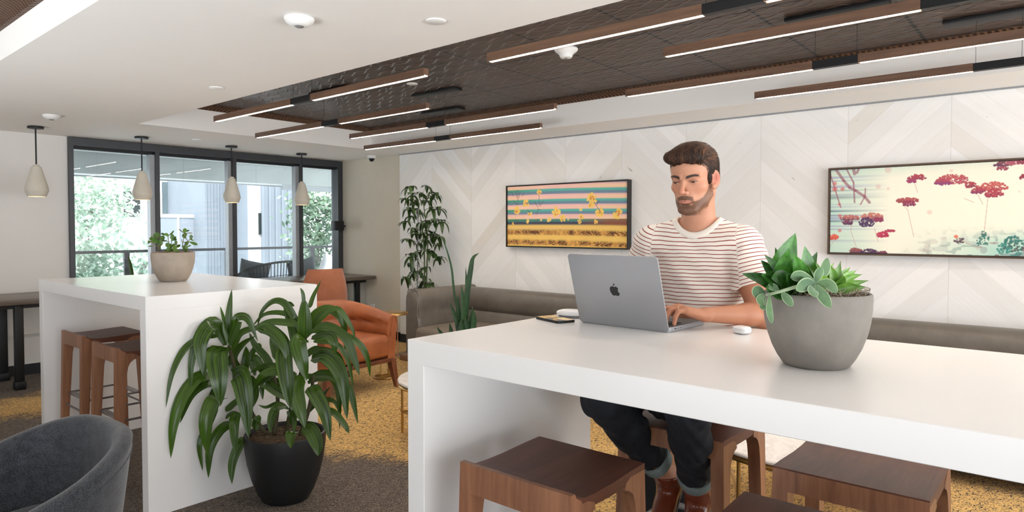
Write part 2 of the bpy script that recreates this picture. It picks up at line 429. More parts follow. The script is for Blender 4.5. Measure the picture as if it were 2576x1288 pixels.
M['table_white'] = plain('white_solid_surface', (240, 239, 237), .22, var=.006, vscale=4, spec=.5)
M['walnut'] = wood('walnut_stool', (118, 76, 52), (164, 114, 82), .42, 1.0, 2)
M['walnut_seat'] = wood('walnut_seat', (78, 42, 28), (110, 64, 46), .5, 1.0, 0)
M['steel'] = plain('steel', (150, 150, 152), .3, .9, var=.04)
M['concrete'] = plain('concrete', (128, 123, 116), .75, var=.14, vscale=14, bump=.25, bscale=90, vdetail=6)
M['concrete_warm'] = plain('concrete_warm', (160, 148, 134), .75, var=.12, vscale=14, bump=.2, bscale=90, vdetail=6)
M['moss'] = plain('spanish_moss', (150, 136, 118), .9, var=.3, vscale=60)
M['soil'] = plain('soil', (74, 60, 48), .95, var=.4, vscale=80, bump=1, bscale=120)

# ------------------------------------------------------------------ two white waterfall tables
def waterfall_table(x0, x1, y0, y1, label, T=1.07, th=.07):
    o = empty('waterfall_table', ((x0+x1)/2, (y0+y1)/2, 0), 0, label, 'table', 'white waterfall tables')
    a, b = (x1-x0)/2, (y1-y0)/2
    MB().rbox(-a, a, -b, b, T-th, T, .0015, 1).build('tabletop', M['table_white'], o, 0)
    MB().rbox(-a, a, -b, -b+th, 0, T-th+.001, .0015, 1).build('side_panel', M['table_white'], o, 0)
    MB().rbox(-a, a, b-th, b, 0, T-th+.001, .0015, 1).build('side_panel', M['table_white'], o, 0)
    return o
waterfall_table(1.287, 2.155, -.95, 1.489, 'white waterfall bar table in front with an open laptop and grey concrete planter on it')
waterfall_table(1.283, 2.222, 3.367, 5.035, 'white waterfall bar table near the windows with a jade plant on it')

# ------------------------------------------------------------------ walnut bar stools
def make_stool(label):
    # a low lip runs along one end only
    o = empty('bar_stool', (0, 0, 0), 0, label, 'stool', 'walnut bar stools')
    hx, hy, H = .176, .182, .762
    F_ = H-.016
    top = [(-hx+.012, H-.003), (-hx+.020, H-.006), (-hx+.036, H-.015), (-hx+.06, H-.0215), (-hx+.10, H-.0235), (0, F_-.007), (hx-.06, F_-.001), (hx-.01, F_), (hx, F_)]
    bot = [(hx, H-.04), (hx-.06, H-.052), (0, H-.054), (-hx+.06, H-.052), (-hx+.012, H-.045)]
    m = MB(); y = hy+.0022
    n = len(top)
    rings = [[(x, yy, z) for x, z in top]+[(x, yy, z) for x, z in bot] for yy in (-y, y)]
    rings = [[(x, (yy if x > -hx+.03 else math.copysign(hy-.001, yy)), z) for x, yy, z in r] for r in rings]
    m.loft(rings, True, True); m.build('seat', M['walnut_seat'], o, 30)
    # legs with a curved gusset towards the seat middle
    for sx in (-1, 1):
        for sy in (-1, 1):
            sp = .016; Ht = H if sx < 0 else F_-.004
            pl = [(hx+sp, 0), (hx, Ht), (hx-.016, Ht), (hx-.022, Ht-.012), (hx-.035, Ht-.020), (hx-.10, H-.045), (hx-.104, H-.062), (hx-.085, H-.068), (hx-.066, H-.082), (hx-.054, H-.105), (hx-.048, H-.14), (hx-.030+sp, 0)]
            if sx > 0: pl[2:5] = [(hx-.02, Ht), (hx-.05, Ht)]
            rings = []
            for k, dy in enumerate((0., .042)):
                rings.append([(sx*x, sy*(hy+.0015+sp*(1-z/H)-dy), z) for x, z in pl])
            MB().loft(rings, True, True).build('leg', M['walnut'], o, 30)
        Ht = H-.0005 if sx < 0 else F_-.0045
        MB().loft([[(sx*(hx+.0005+.0016*(1 if z < H-.05 else 0)-dx), y_, z) for y_, z in [(-hy+.03, H-.078), (hy-.03, H-.078), (hy-.03, Ht), (-hy+.03, Ht)]] for dx in (0, .016)], True, True).build('rail', M['walnut'], o, 30)
    m = MB()
    for sy in (-1, 1): m.tube([(-hx+.01, sy*(hy-.015), .37), (hx-.01, sy*(hy-.015), .37)], .006, 8)
    for sx in (-1, 1): m.tube([(sx*(hx-.012), -hy+.01, .30), (sx*(hx-.012), hy-.01, .30)], .006, 8)
    m.rbox(hx-.06, hx-.02, -hy+.02, hy-.02, .364, .372, .002, 1)
    m.rbox(-hx+.02, -hx+.06, -hy+.02, hy-.02, .364, .372, .002, 1)
    m.build('footrest', M['steel'], o)
    return o
st0 = make_stool('walnut bar stool nearest the laptop end, tucked under the front white table left of centre')
st0.location = (1.452, 1.078, 0)
for x, y, rz, lab in [(1.436, .424, 0, 'walnut bar stool cropped by the bottom edge, below the grey concrete planter'),
                      (2.012, .432, PI, 'walnut bar stool with a greyish top on the far side of the front table'),
                      (2.125, .985, PI, 'walnut bar stool under the seated man in the striped shirt'),
                      (1.515, 4.625, 0, 'walnut bar stool farther from the camera under the table with the jade plant'),
                      (1.49, 4.015, 0, 'walnut bar stool nearer the camera under the table with the jade plant')]:
    c = copy_tree(st0); c.location = (x, y, 0); c.rotation_euler.z = rz; c['label'] = lab

# ------------------------------------------------------------------ laptop
M['alu'] = plain('space_grey_aluminium', (162, 164, 168), .42, .45, var=.01)
M['alu_deck'] = plain('space_grey_deck', (104, 102, 104), .4, .6, var=.01)
M['alu_dark'] = plain('logo_dark', (62, 64, 64), .2, .8, var=.01)
M['key_black'] = plain('keys_black', (16, 16, 18), .5)
M['screen'] = emit('screen_glow', (170, 176, 190), .35)
lp = empty('laptop', (1.887, .955, 1.0705), math.radians(-3.0), 'open grey laptop on the front white table before the seated man', 'laptop')
W, D, T0 = .345, .240, .0155       # local: y along the hinge, x towards the user
base = MB()
def rrect(w0, w1, h0, h1, r, n=6):
    pts = []
    for cx, cy, a0 in ((w1-r, h1-r, 0), (w0+r, h1-r, 90), (w0+r, h0+r, 180), (w1-r, h0+r, 270)):
        for k in range(n+1):
            a = math.radians(a0+90*k/n); pts.append((cx+r*math.cos(a), cy+r*math.sin(a)))
    return pts
base.prism(rrect(.003, D, 0, W, .012), .002, T0).prism(rrect(.006, D-.006, .006, W-.006, .012), -.0004, .002)
bo = base.build('base', M['alu'], lp, 30)
MB().prism(rrect(.008, D-.003, .003, W-.003, .009), T0-.0002, T0+.00015).build('deck', M['alu_deck'], bo, 30)
kb = MB()
kb.prism(rrect(.028, .128, .025, W-.025, .004), T0, T0+.0004)
for r in range(6):
    nk = 14
    for k in range(nk):
        a = .028+r*.0167+.001; b0 = .026+(W-.052)*k/nk
        kb.rbox(a, a+.0148, b0+.001, b0+(W-.052)/nk-.001, T0+.0002, T0+.0016, .0005, 1)
kb.build('keyboard', M['key_black'], bo, 30)
MB().prism(rrect(.142, .222, .10, .23, .004), T0, T0+.0003).build('trackpad', plain('trackpad', (128, 130, 134), .3, .5), bo, 30)
pt = MB()
for a, w in ((.034, .016), (.057, .006), (.071, .006), (.086, .0028)):
    pt.rbox(a, a+w, -.0002, .001, .0065, .0098, .0005, 1)
pt.build('port', M['key_black'], bo)
th = math.radians(17.0)
LM = Matrix.Translation((.004, 0, .0035)) @ Matrix(((-math.sin(th), 0, math.cos(th), 0), (0, 1, 0, 0), (math.cos(th), 0, math.sin(th), 0), (0, 0, 0, 1)))
lid = MB().prism(rrect(0, .247, 0, W, .012), -.0042, 0, M=LM)
lo = lid.build('lid', M['alu'], lp, 30)
MB().prism(rrect(.016, .240, .006, W-.006, .008), .0, .0006, M=LM).build('screen', M['screen'], lo, 30)
# bitten fruit mark on the back of the lid, traced outline
ap = [(790, 549), (776, 543), (757, 541), (742, 550), (733, 562), (730, 580), (732, 600), (740, 622), (752, 641), (766, 651), (778, 650), (790, 645), (803, 647), (816, 652), (828, 648), (838, 636), (846, 620), (836, 612), (829, 602), (826, 590), (829, 578), (836, 569), (829, 556), (818, 546), (804, 543)]
lf = [(778, 537), (777, 526), (783, 514), (798, 505), (798, 516), (792, 529)]
def logo(pl):
    return [(.130-(y-578)*.000298, W/2+.004+(788-x)*.000315) for x, y in pl][::-1]
lg = MB()
for pl in (ap, lf): lg.prism(logo(pl), -.0046, -.0041, M=LM)
lg.build('logo', M['alu_dark'], lo, 0)

# phone, mouse and earbud case
ph = empty('smartphone', (1.885, 1.392, 1.0703), math.radians(-20), 'black smartphone lying flat on the table left of the laptop', 'phone')
MB().prism(rrect(-.0375, .0375, -.074, .074, .011), .0, .0085).build('body', plain('phone_black', (24, 25, 28), .3, .4), ph, 30)
q = NT('phone_screen'); n1 = q.noise(q.pos(), 22, 2, .5)
q.set(Base_Color=(.02, .02, .02), Roughness=.08, Emission_Color=q.ramp(n1, [(.42, hexc(30, 46, 34)), (.5, hexc(190, 140, 50)), (.62, hexc(222, 178, 88))]), Emission_Strength=.55)
MB().prism(rrect(-.0345, .0345, -.071, .071, .009), .0085, .0088).build('screen', q.mat, ph, 30)
def pebble(mb, a, b, c, z0=0, e=2.6, n=32, m=14):
    rings = []
    for i in range(m+1):
        ph_ = -PI/2+PI*i/m; cz, sz = math.cos(ph_), math.sin(ph_)
        k = abs(cz)**(2/e) if cz > 0 else 0
        zz = math.copysign(abs(sz)**(2/e), sz)
        rings.append([(a*k*math.copysign(abs(math.cos(t))**(2/e), math.cos(t)), b*k*math.copysign(abs(math.sin(t))**(2/e), math.sin(t)), z0+c*(1+zz)) for t in [2*PI*j/n for j in range(n)]])
    return mb.loft(rings, True, True)
M['gloss_white'] = plain('gloss_white', (240, 240, 240), .12, var=.003, coat=.4)
ms = empty('computer_mouse', (1.995, 1.40, 1.0705), .3, 'white rounded mouse half hidden behind the laptop beside the phone', 'mouse')
pebble(MB(), .034, .056, .0145, .001, 2.3).build('shell', M['gloss_white'], ms, 60)
pebble(MB(), .031, .052, .003, -.0005, 3).build('base_plate', M['steel'], ms, 60)
ec = empty('earbud_case', (2.02, .775, 1.0702), 1.15, 'small glossy white earbud case on the table beside the planter', 'case')
pebble(MB(), .0265, .0225, .0125, 0, 3.2, 40, 20).build('case_body', M['gloss_white'], ec, 60)
m = MB(); m.tube([(.0264*math.copysign(abs(math.cos(t))**(2/3.4), math.cos(t)), .0225*math.copysign(abs(math.sin(t))**(2/3.4), math.sin(t)), .0155) for t in [2*PI*j/40 for j in range(40)]], .00035, 6, closed=True)
m.build('lid_seam', plain('seam_grey', (170, 170, 172), .4), ec)

# ------------------------------------------------------------------ concrete pots
def pot_shell(m, s=1.0, c=(0, 0, 0)):
    pr = [(.0, .004), (.066, .004), (.070, 0), (.078, .004), (.090, .022), (.103, .048), (.114, .080), (.121, .112), (.1245, .145), (.125, .170), (.1245, .180), (.122, .182), (.117, .181), (.116, .165), (.112, .120), (.0, .115)]
    return m.lathe([(r*s, z*s) for r, z in pr], c, 64)
rnd = random.Random(5)
def moss_tangle(m, r, z, n, rr=.0012, h=.02):
    for _ in range(n):
        a = rnd.uniform(0, 2*PI); d = r*math.sqrt(rnd.random()); p = Vector((d*math.cos(a), d*math.sin(a), z+rnd.uniform(-.004, h*.4)))
        pts = [p]; dr = Vector((rnd.uniform(-1, 1), rnd.uniform(-1, 1), rnd.uniform(-.2, .5))).normalized()
        for k in range(5):
            dr = (dr+Vector((rnd.uniform(-1, 1), rnd.uniform(-1, 1), rnd.uniform(-.7, .6)))*.7).normalized(); p = p+dr*.011
            hh = math.hypot(p.x, p.y)
            if hh > r+.004: p.x *= (r+.004)/hh; p.y *= (r+.004)/hh
            p.z = max(z-.005, min(z+h, p.z)); pts.append(p.copy())
        m.tube(smooth_pts(pts, 8), rr, 4)
    return m
def W2L(o, p):   # world point to the local frame of an unrotated holder
    return Vector(p)-o.location
# front planter
pp = empty('planter', (1.672, .463, 1.0703), 0, 'grey concrete pot of mixed succulents on the right of the front white table', 'potted plant')
pot_shell(MB(), .955).build('pot', M['concrete'], pp, 50)
m = MB(); m.lathe([(0, .150), (.06, .152), (.113, .150)], n=32); moss_tangle(m, .108, .160, 420, .0009, .028); m.build('moss', M['moss'], pp, 180)
L = lambda x, y, dz=0: W2L(pp, at(x, y, 1.56+dz))
dk = leaf_mat('hahnii_leaf', (14, 44, 16), (58, 110, 40), .3, bands=9, trans=.05)
lm = LMB(); wide = lambda t: (math.sin(PI*(t**.75)*.96+.04))**.75 if t < 1 else 0
def wid(t): return (.45+.55*math.sin(PI/2*min(1, t/.38))) if t < .38 else max(0., 1-((t-.38)/.62)**1.5)**.9
D1 = [([(1992, 735), (1972, 670), (2001, 586)], .072, .0, -.005), ([(1985, 735), (1966, 690), (1985, 625)], .050, -.03, -.035), ([(2003, 740), (2032, 690), (2024, 618)], .052, -.02, -.02), ([(2000, 742), (2012, 690), (1996, 640)], .050, -.05, -.06)]
D0 = [([(1980, 735), (1965, 680), (1950, 622)], .030, .02, .03), ([(1985, 738), (1955, 678), (1922, 640)], .026, -.02, -.04), ([(1980, 735), (1945, 690), (1914, 654)], .034, 0, -.01),
      ([(1985, 745), (1925, 706), (1866, 688)], .034, -.01, .0), ([(2000, 748), (1960, 712), (1915, 690)], .050, -.05, -.09), ([(2005, 735), (2034, 680), (2056, 633)], .030, .02, .03), ([(1985, 745), (1950, 735), (1925, 722)], .03, -.05, -.08),
      ([(2000, 745), (1965, 705), (1940, 700)], .05, -.05, -.10), ([(2000, 745), (1990, 715), (1978, 690)], .055, -.06, -.10), ([(2005, 742), (2025, 715), (2030, 680)], .045, -.05, -.07), ([(2000, 745), (2010, 720), (2012, 696)], .05, -.06, -.1)]
for pts, w, d0, d1 in D1:
    n = len(pts); lm.leaf([L(x, y, d0*.3+(d1-d0*.3)*i/(n-1)) for i, (x, y) in enumerate(pts)], w, .10, 7, 16, wid, up=-_fw+Vector((0, 0, .2)), thick=.003, rnd=rnd.random())
lm.build('upright_leaves', leaf_mat('hahnii_light', (38, 92, 22), (82, 148, 52), .28, bands=8, trans=.1), pp)
lm = LMB()
for pts, w, d0, d1 in D0:
    n = len(pts); lm.leaf([L(x, y, d0*.3+(d1-d0*.3)*i/(n-1)) for i, (x, y) in enumerate(pts)], w, .15, 7, 16, wid, up=-_fw+Vector((0, 0, .2)), thick=.003, rnd=rnd.random())
lm.build('outer_leaves', dk, pp)
ag = leaf_mat('green_rosette_leaf', (62, 110, 34), (128, 176, 72), .3, trans=.15, tip=(120, 96, 50))
lm = LMB(); nar = lambda t: max(0, (1-t**2.2))*(.75+.5*math.sin(PI*min(1, t*1.1))) if t < 1 else 0
for pts, w, d0, d1 in [([(2095, 720), (2105, 690), (2115, 655)], .022, 0, 0), ([(2085, 725), (2080, 690), (2098, 660)], .02, .02, .04), ([(2105, 725), (2130, 695), (2155, 680)], .02, 0, .02), ([(2105, 727), (2135, 700), (2170, 690)], .02, -.02, -.02),
                       ([(2100, 728), (2140, 715), (2188, 705)], .02, 0, 0), ([(2090, 725), (2065, 690), (2052, 658)], .022, .01, .01), ([(2090, 728), (2060, 700), (2030, 665)], .022, -.01, -.02), ([(2100, 720), (2095, 690), (2085, 662)], .02, -.01, -.02),
                       ([(2100, 730), (2140, 722), (2165, 722)], .022, -.03, -.05), ([(2105, 730), (2150, 725), (2182, 722)], .02, 0, 0), ([(2080, 728), (2070, 705), (2060, 690)], .025, -.04, -.07), ([(2100, 726), (2120, 690), (2140, 672)], .018, .02, .05), ([(2100, 730), (2115, 705), (2120, 690)], .022, -.02, -.06)]:
    n = len(pts); lm.leaf([L(x, y, d0+(d1-d0)*i/(n-1)) for i, (x, y) in enumerate(pts)], w, .3, 5, 10, nar, up=-_fw, thick=.005, rnd=rnd.random())
lm.build('rosette', ag, pp)
kl = leaf_mat('felt_leaf', (74, 110, 76), (108, 142, 96), .75, edge=(168, 190, 150), edge_w=.10, trans=.12, sheen=.5)
lm = LMB(); ov = lambda t: max(0, math.sin(PI*min(1, .06+t*.94)**1.25))**.65
for pts, w, d0, d1 in [([(2052, 712), (2075, 680), (2083, 648)], .030, -.06, -.03), ([(2050, 712), (2060, 690), (2068, 672)], .024, -.08, -.08), ([(2050, 710), (2015, 695), (1988, 698)], .030, -.08, -.09), ([(2052, 714), (2030, 715), (2002, 730)], .034, -.09, -.12),
                       ([(2055, 714), (2085, 715), (2104, 738)], .030, -.09, -.13), ([(2054, 716), (2068, 740), (2090, 776)], .032, -.10, -.135), ([(2042, 718), (2045, 730), (2052, 748)], .028, -.10, -.13), ([(1968, 734), (1980, 750), (1993, 772)], .024, -.09, -.12),
                       ([(1936, 742), (1936, 780), (1942, 815)], .018, -.07, -.11), ([(1925, 738), (1905, 730), (1902, 750)], .026, -.05, -.06), ([(1925, 745), (1918, 770), (1930, 775)], .016, -.06, -.07), ([(1930, 735), (1950, 712), (1965, 715)], .02, -.06, -.06),
                       ([(1922, 738), (1912, 752), (1920, 770)], .02, -.06, -.07), ([(1960, 730), (1945, 722), (1930, 720)], .02, -.07, -.07)]:
    n = len(pts); lm.leaf([L(x, y, d0+(d1-d0)*i/(n-1)) for i, (x, y) in enumerate(pts)], w*.85, -.12, 7, 12, ov, up=-_fw, thick=.004, rnd=rnd.random())
lm.tube([L(2050, 716, -.08), L(2000, 722, -.09), L(1965, 733, -.09), L(1928, 742, -.06)], [.004, .004, .0035, .003], 8)
lm.build('felt_plant', kl, pp)

# jade plant on the back table
jp = empty('jade_plant', (1.778, 4.238, 1.0703), 0, 'small jade plant in a round concrete pot on the white table near the windows', 'potted plant')
pot_shell(MB(), .985).build('pot', M['concrete_warm'], jp, 50)
m = MB(); m.lathe([(0, .150), (.06, .152), (.113, .150)], n=32); moss_tangle(m, .108, .160, 260, .0014, .022); m.build('moss', plain('moss_pink', (176, 150, 132), .9, var=.3, vscale=60), jp, 180)
jd = Vector((jp.location.x, jp.location.y, 1.2))-Vector((0, 0, CAM_H)); JD = jd.dot(_fw)
J = lambda x, y, dz=0: W2L(jp, at(360+x/8.05, 560+y/8.05, JD+dz))
sm = MB()
for pts in ([(300, 560), (310, 480), (285, 380), (270, 260)], [(330, 560), (340, 460), (360, 380), (390, 330)], [(310, 500), (240, 450), (160, 380)], [(530, 440), (510, 350), (500, 280), (440, 250)], [(500, 280), (560, 220), (600, 180)], [(520, 400), (460, 370), (400, 350)],
            [(570, 470), (575, 400), (590, 320)], [(560, 370), (620, 340), (650, 300)], [(790, 500), (810, 380), (835, 230), (845, 170)], [(835, 210), (770, 170), (725, 135)], [(840, 215), (910, 212), (990, 210)], [(800, 500), (800, 420), (775, 340)], [(840, 560), (850, 480), (915, 390), (960, 310)], [(915, 390), (870, 320), (830, 260)], [(915, 385), (1000, 410), (1090, 445)], [(915, 390), (860, 395), (820, 400)], [(680, 470), (675, 430), (670, 400)]):
    sm.tube(smooth_pts([J(x, y, rnd.uniform(-.01, .01)) for x, y in pts], 8), .0022, 6)
sm.build('stem', plain('jade_stem', (112, 112, 70), .6, var=.2), jp, 180)
jl = leaf_mat('jade_leaf', (50, 92, 34), (98, 138, 52), .3, trans=.05, edge=(130, 96, 60), edge_w=.06)
lm = LMB(); rou = lambda t: max(0, math.sin(PI*min(1, .08+t*.92)**1.35))**.6
for cx, cy, a, l, w in [(278, 262, 95, 120, 100), (170, 330, 120, 70, 60), (235, 360, 140, 120, 90), (390, 320, 60, 110, 80), (345, 410, 85, 110, 100), (130, 385, 170, 70, 30), (110, 410, 190, 60, 20), (155, 478, 185, 90, 18), (180, 285, 150, 50, 20), (480, 245, 140, 80, 45), (590, 205, 50, 100, 30),
                        (592, 300, 90, 120, 65), (635, 315, 40, 80, 45), (640, 345, 10, 80, 35), (668, 405, 95, 85, 50), (410, 235, 160, 90, 35), (430, 370, 5, 90, 25), (500, 460, 130, 100, 60), (540, 470, 60, 80, 60), (470, 575, 230, 100, 60), (540, 585, 270, 100, 50), (595, 580, 300, 100, 70), (520, 530, 250, 90, 70), (620, 470, 120, 80, 60), (640, 510, 30, 100, 60), (670, 570, 320, 110, 70), (715, 475, 30, 80, 50), (560, 500, 200, 60, 50),
                        (845, 160, 95, 80, 60), (895, 168, 10, 80, 28), (765, 165, 140, 110, 14), (930, 212, 0, 130, 14), (835, 270, 120, 90, 60), (860, 250, 60, 60, 50), (975, 290, 80, 80, 58), (985, 348, 340, 80, 20), (1025, 420, 340, 150, 45), (880, 430, 60, 110, 60), (850, 530, 285, 130, 70), (930, 475, 20, 80, 24), (850, 400, 180, 70, 14), (880, 500, 300, 90, 40)]:
    r = math.radians(a); dx, dy = math.cos(r)*l*.6, -math.sin(r)*l*.6
    dz = rnd.uniform(-.02, .02); dd = rnd.uniform(-.012, .012)
    lm.leaf([J(cx-dx, cy-dy, dz), J(cx, cy, dz+dd*.5), J(cx+dx, cy+dy, dz+dd)], w*1.35/8.05/CAM_F*JD, .12, 5, 8, rou, up=-_fw+Vector((0, 0, .3)), thick=.004, rnd=rnd.random())
lm.build('leaves', jl, jp)
# ------------------------------------------------------------------ linear wood pendants
M['bar_wood'] = wood('bar_wood', (84, 60, 45), (124, 92, 70), .5, 1.0, 1)
M['bar_glow'] = emit('bar_glow', (255, 242, 229), 50.0)
def linear_light(X, ya, segs, conn, zb, label, cables=True):
    o = empty('linear_pendant', (X, (segs[0][0]+segs[-1][1])/2, zb), 0, label, 'light', 'linear wood pendants under the dark coffer')
    oy = o.location.y; w, h = .019, .044
    for a, b in segs:
        pr = [(-w, h), (w, h), (w, 0), (.0125, 0), (.0125, .006), (-.0125, .006), (-.0125, 0), (-w, 0)]
        m = MB().loft([[(x, y-oy, z) for x, z in pr] for y in (a, b)], True, True)
        s = m.build('wood_bar', M['bar_wood'], o, 20)
        MB().rbox(-.0122, .0122, a-oy+.006, b-oy-.006, .0015, .005, .0008, 1).build('diffuser', M['bar_glow'], s, 0)
    MB().rbox(-w+.001, w-.001, conn[0]-oy, conn[1]-oy, .001, h-.001, .001, 1).build('connector', M['black_metal'], o, 0)
    if cables:
        cz = TH-zb-.002
        MB().rbox(-.055, .055, (conn[0]+conn[1])/2-oy-.25, (conn[0]+conn[1])/2-oy+.25, cz-.022, cz, .003, 2).build('canopy', M['black_metal'], o, 30)
        for y in (conn[0]+.01, conn[1]-.01):
            MB().tube([(0, y-oy, h-.002), (0, y-oy, cz-.02)], .0011, 6).build('cable', M['black_metal'], o)
    return o
ZB = 2.25
for X, segs, conn, zb, lab in [
    (2.556, ((2.79, 3.905), (4.15, 5.266)), (3.905, 4.15), ZB, 'lit linear wood pendant nearest the soffit edge, in the far row'),
    (3.262, ((3.542, 4.60), (4.83, 5.912)), (4.60, 4.83), ZB, 'lit linear wood pendant, second from the soffit edge in the far row'),
    (3.865, ((2.855, 3.98), (4.204, 5.274)), (3.98, 4.204), ZB, 'lit linear wood pendant, third from the soffit edge in the far row'),
    (4.505, ((3.479, 4.572), (4.789, 5.893)), (4.572, 4.789), ZB, 'lit linear wood pendant closest to the white chevron wall in the far row'),
    (2.556, ((-.07, .905), (1.15, 2.311)), (.905, 1.15), ZB, 'lit linear wood pendant nearest the soffit edge in the near row'),
    (3.045, ((-.84, .25), (.47, 1.572)), (.25, .47), ZB, 'lit near-row linear wood pendant with its free end right of the smoke detector'),
    (3.80, ((-.27, .861), (1.085, 2.23)), (.861, 1.085), ZB, 'lit linear wood pendant of the near row running just below the dark tile edge'),
    (4.41, ((-.89, .21), (.43, 1.618)), (.21, .43), ZB, 'lit linear wood pendant of the near row closest to the white chevron wall')]:
    linear_light(X, 0, segs, conn, zb, lab)

# ------------------------------------------------------------------ bell pendants by the windows
M['ceramic'] = plain('ceramic_shade', (206, 200, 186), .55, var=.03, vscale=8, bump=.05, bscale=30)
M['bulb'] = emit('bulb_glow', (255, 214, 160), 22.0)
def bell(x, y, label):
    o = empty('pendant_lamp', (x, y, 1.68), 0, label, 'light', 'ceramic pendant lamps by the windows')
    MB().lathe([(0, .62), (.062, .62), (.062, .604), (.012, .600), (.0, .600)], n=32).build('canopy', M['black_metal'], o, 40)
    MB().tube([(0, 0, .27), (0, 0, .61)], .0065, 10).build('rod', M['black_metal'], o)
    MB().lathe([(.0, .285), (.020, .285), (.026, .270), (.036, .266), (.040, .255), (.082, .105), (.089, .075), (.091, .055), (.088, .045), (.070, .0), (.066, .0), (.083, .047), (.085, .07), (.036, .245), (0, .25)], n=48).build('lamp_shade', M['ceramic'], o, 40)
    MB().lathe([(0, .09), (.018, .085), (.026, .065), (.022, .045), (0, .035)], n=20).build('bulb', M['bulb'], o, 60)
    return o
b0 = bell(1.80, 7.07, 'off-white ceramic pendant lamp hanging before the plain white wall, leftmost')
for x, y, lab in [(2.68, 7.07, 'off-white ceramic pendant lamp hanging in front of the first window, above the jade plant'), (3.61, 7.09, 'off-white ceramic pendant lamp hanging by the post between second and third window'),
                  (4.52, 7.15, 'off-white ceramic pendant lamp hanging by the narrow window, above the high-back chair')]:
    c = copy_tree(b0); c.location = (x, y, 1.68); c['label'] = lab
# ------------------------------------------------------------------ ceiling devices
M['device'] = plain('device_white', (232, 232, 230), .4, var=.01)
M['lens'] = plain('lens_grey', (120, 120, 118), .2)
def device(kind, x, y, z, label, prof, lensr=None, lensz=0, group=None):
    o = empty(kind, (x, y, z-.001), 0, label, 'sensor' if kind != 'ceiling_cap' else 'cover', group)
    MB().lathe(prof, n=40).build('housing', M['device'], o, 40)
    if lensr: MB().lathe([(0, lensz-.006), (lensr*.7, lensz-.004), (lensr, lensz), (lensr, lensz+.002), (0, lensz+.002)], n=24).build('lens', M['lens'], o, 50)
    return o
dome = [(0, 0), (.062, 0), (.064, -.006), (.058, -.018), (.040, -.032), (.028, -.036), (0, -.036)]
device('motion_sensor', 1.619, 2.57, CH, 'white dome motion sensor on the soffit nearest the camera', dome, .02, -.036)
device('motion_sensor', 1.707, 6.27, CH, 'white dome sensor on the soffit above the leftmost pendant lamp', dome, .02, -.036)
disc = [(0, 0), (.044, 0), (.044, -.005), (.042, -.006), (0, -.006)]
for x, y, z, l in [(2.027, 2.147, CH, 'flat white cover disc on the soffit at top centre'), (2.064, 4.237, CH, 'flat white cover disc on the soffit near the dark coffer corner'), (3.115, 6.83, CH, 'flat white cover disc on the soffit above the second window'), (3.538, 4.023, TH, 'flat white cover disc on the dark tiled ceiling between the linear lights')]:
    device('ceiling_cap', x, y, z, l, disc)
device('smoke_detector', 3.49, 2.494, TH, 'white smoke detector on the dark tiled ceiling', [(0, 0), (.074, 0), (.076, -.008), (.070, -.018), (.048, -.034), (.042, -.046), (.036, -.058), (.030, -.060), (0, -.060)], .012, -.060)
o = device('security_camera', 5.22, 6.70, CH, 'small white dome security camera on the ceiling at the wall corner', [(0, 0), (.055, 0), (.056, -.022), (.045, -.035), (0, -.036)])
MB().lathe([(0, -.075), (.015, -.073), (.028, -.062), (.036, -.045), (.037, -.034), (0, -.034)], n=28).build('dark_dome', plain('camera_dome', (30, 30, 34), .1), o, 60)

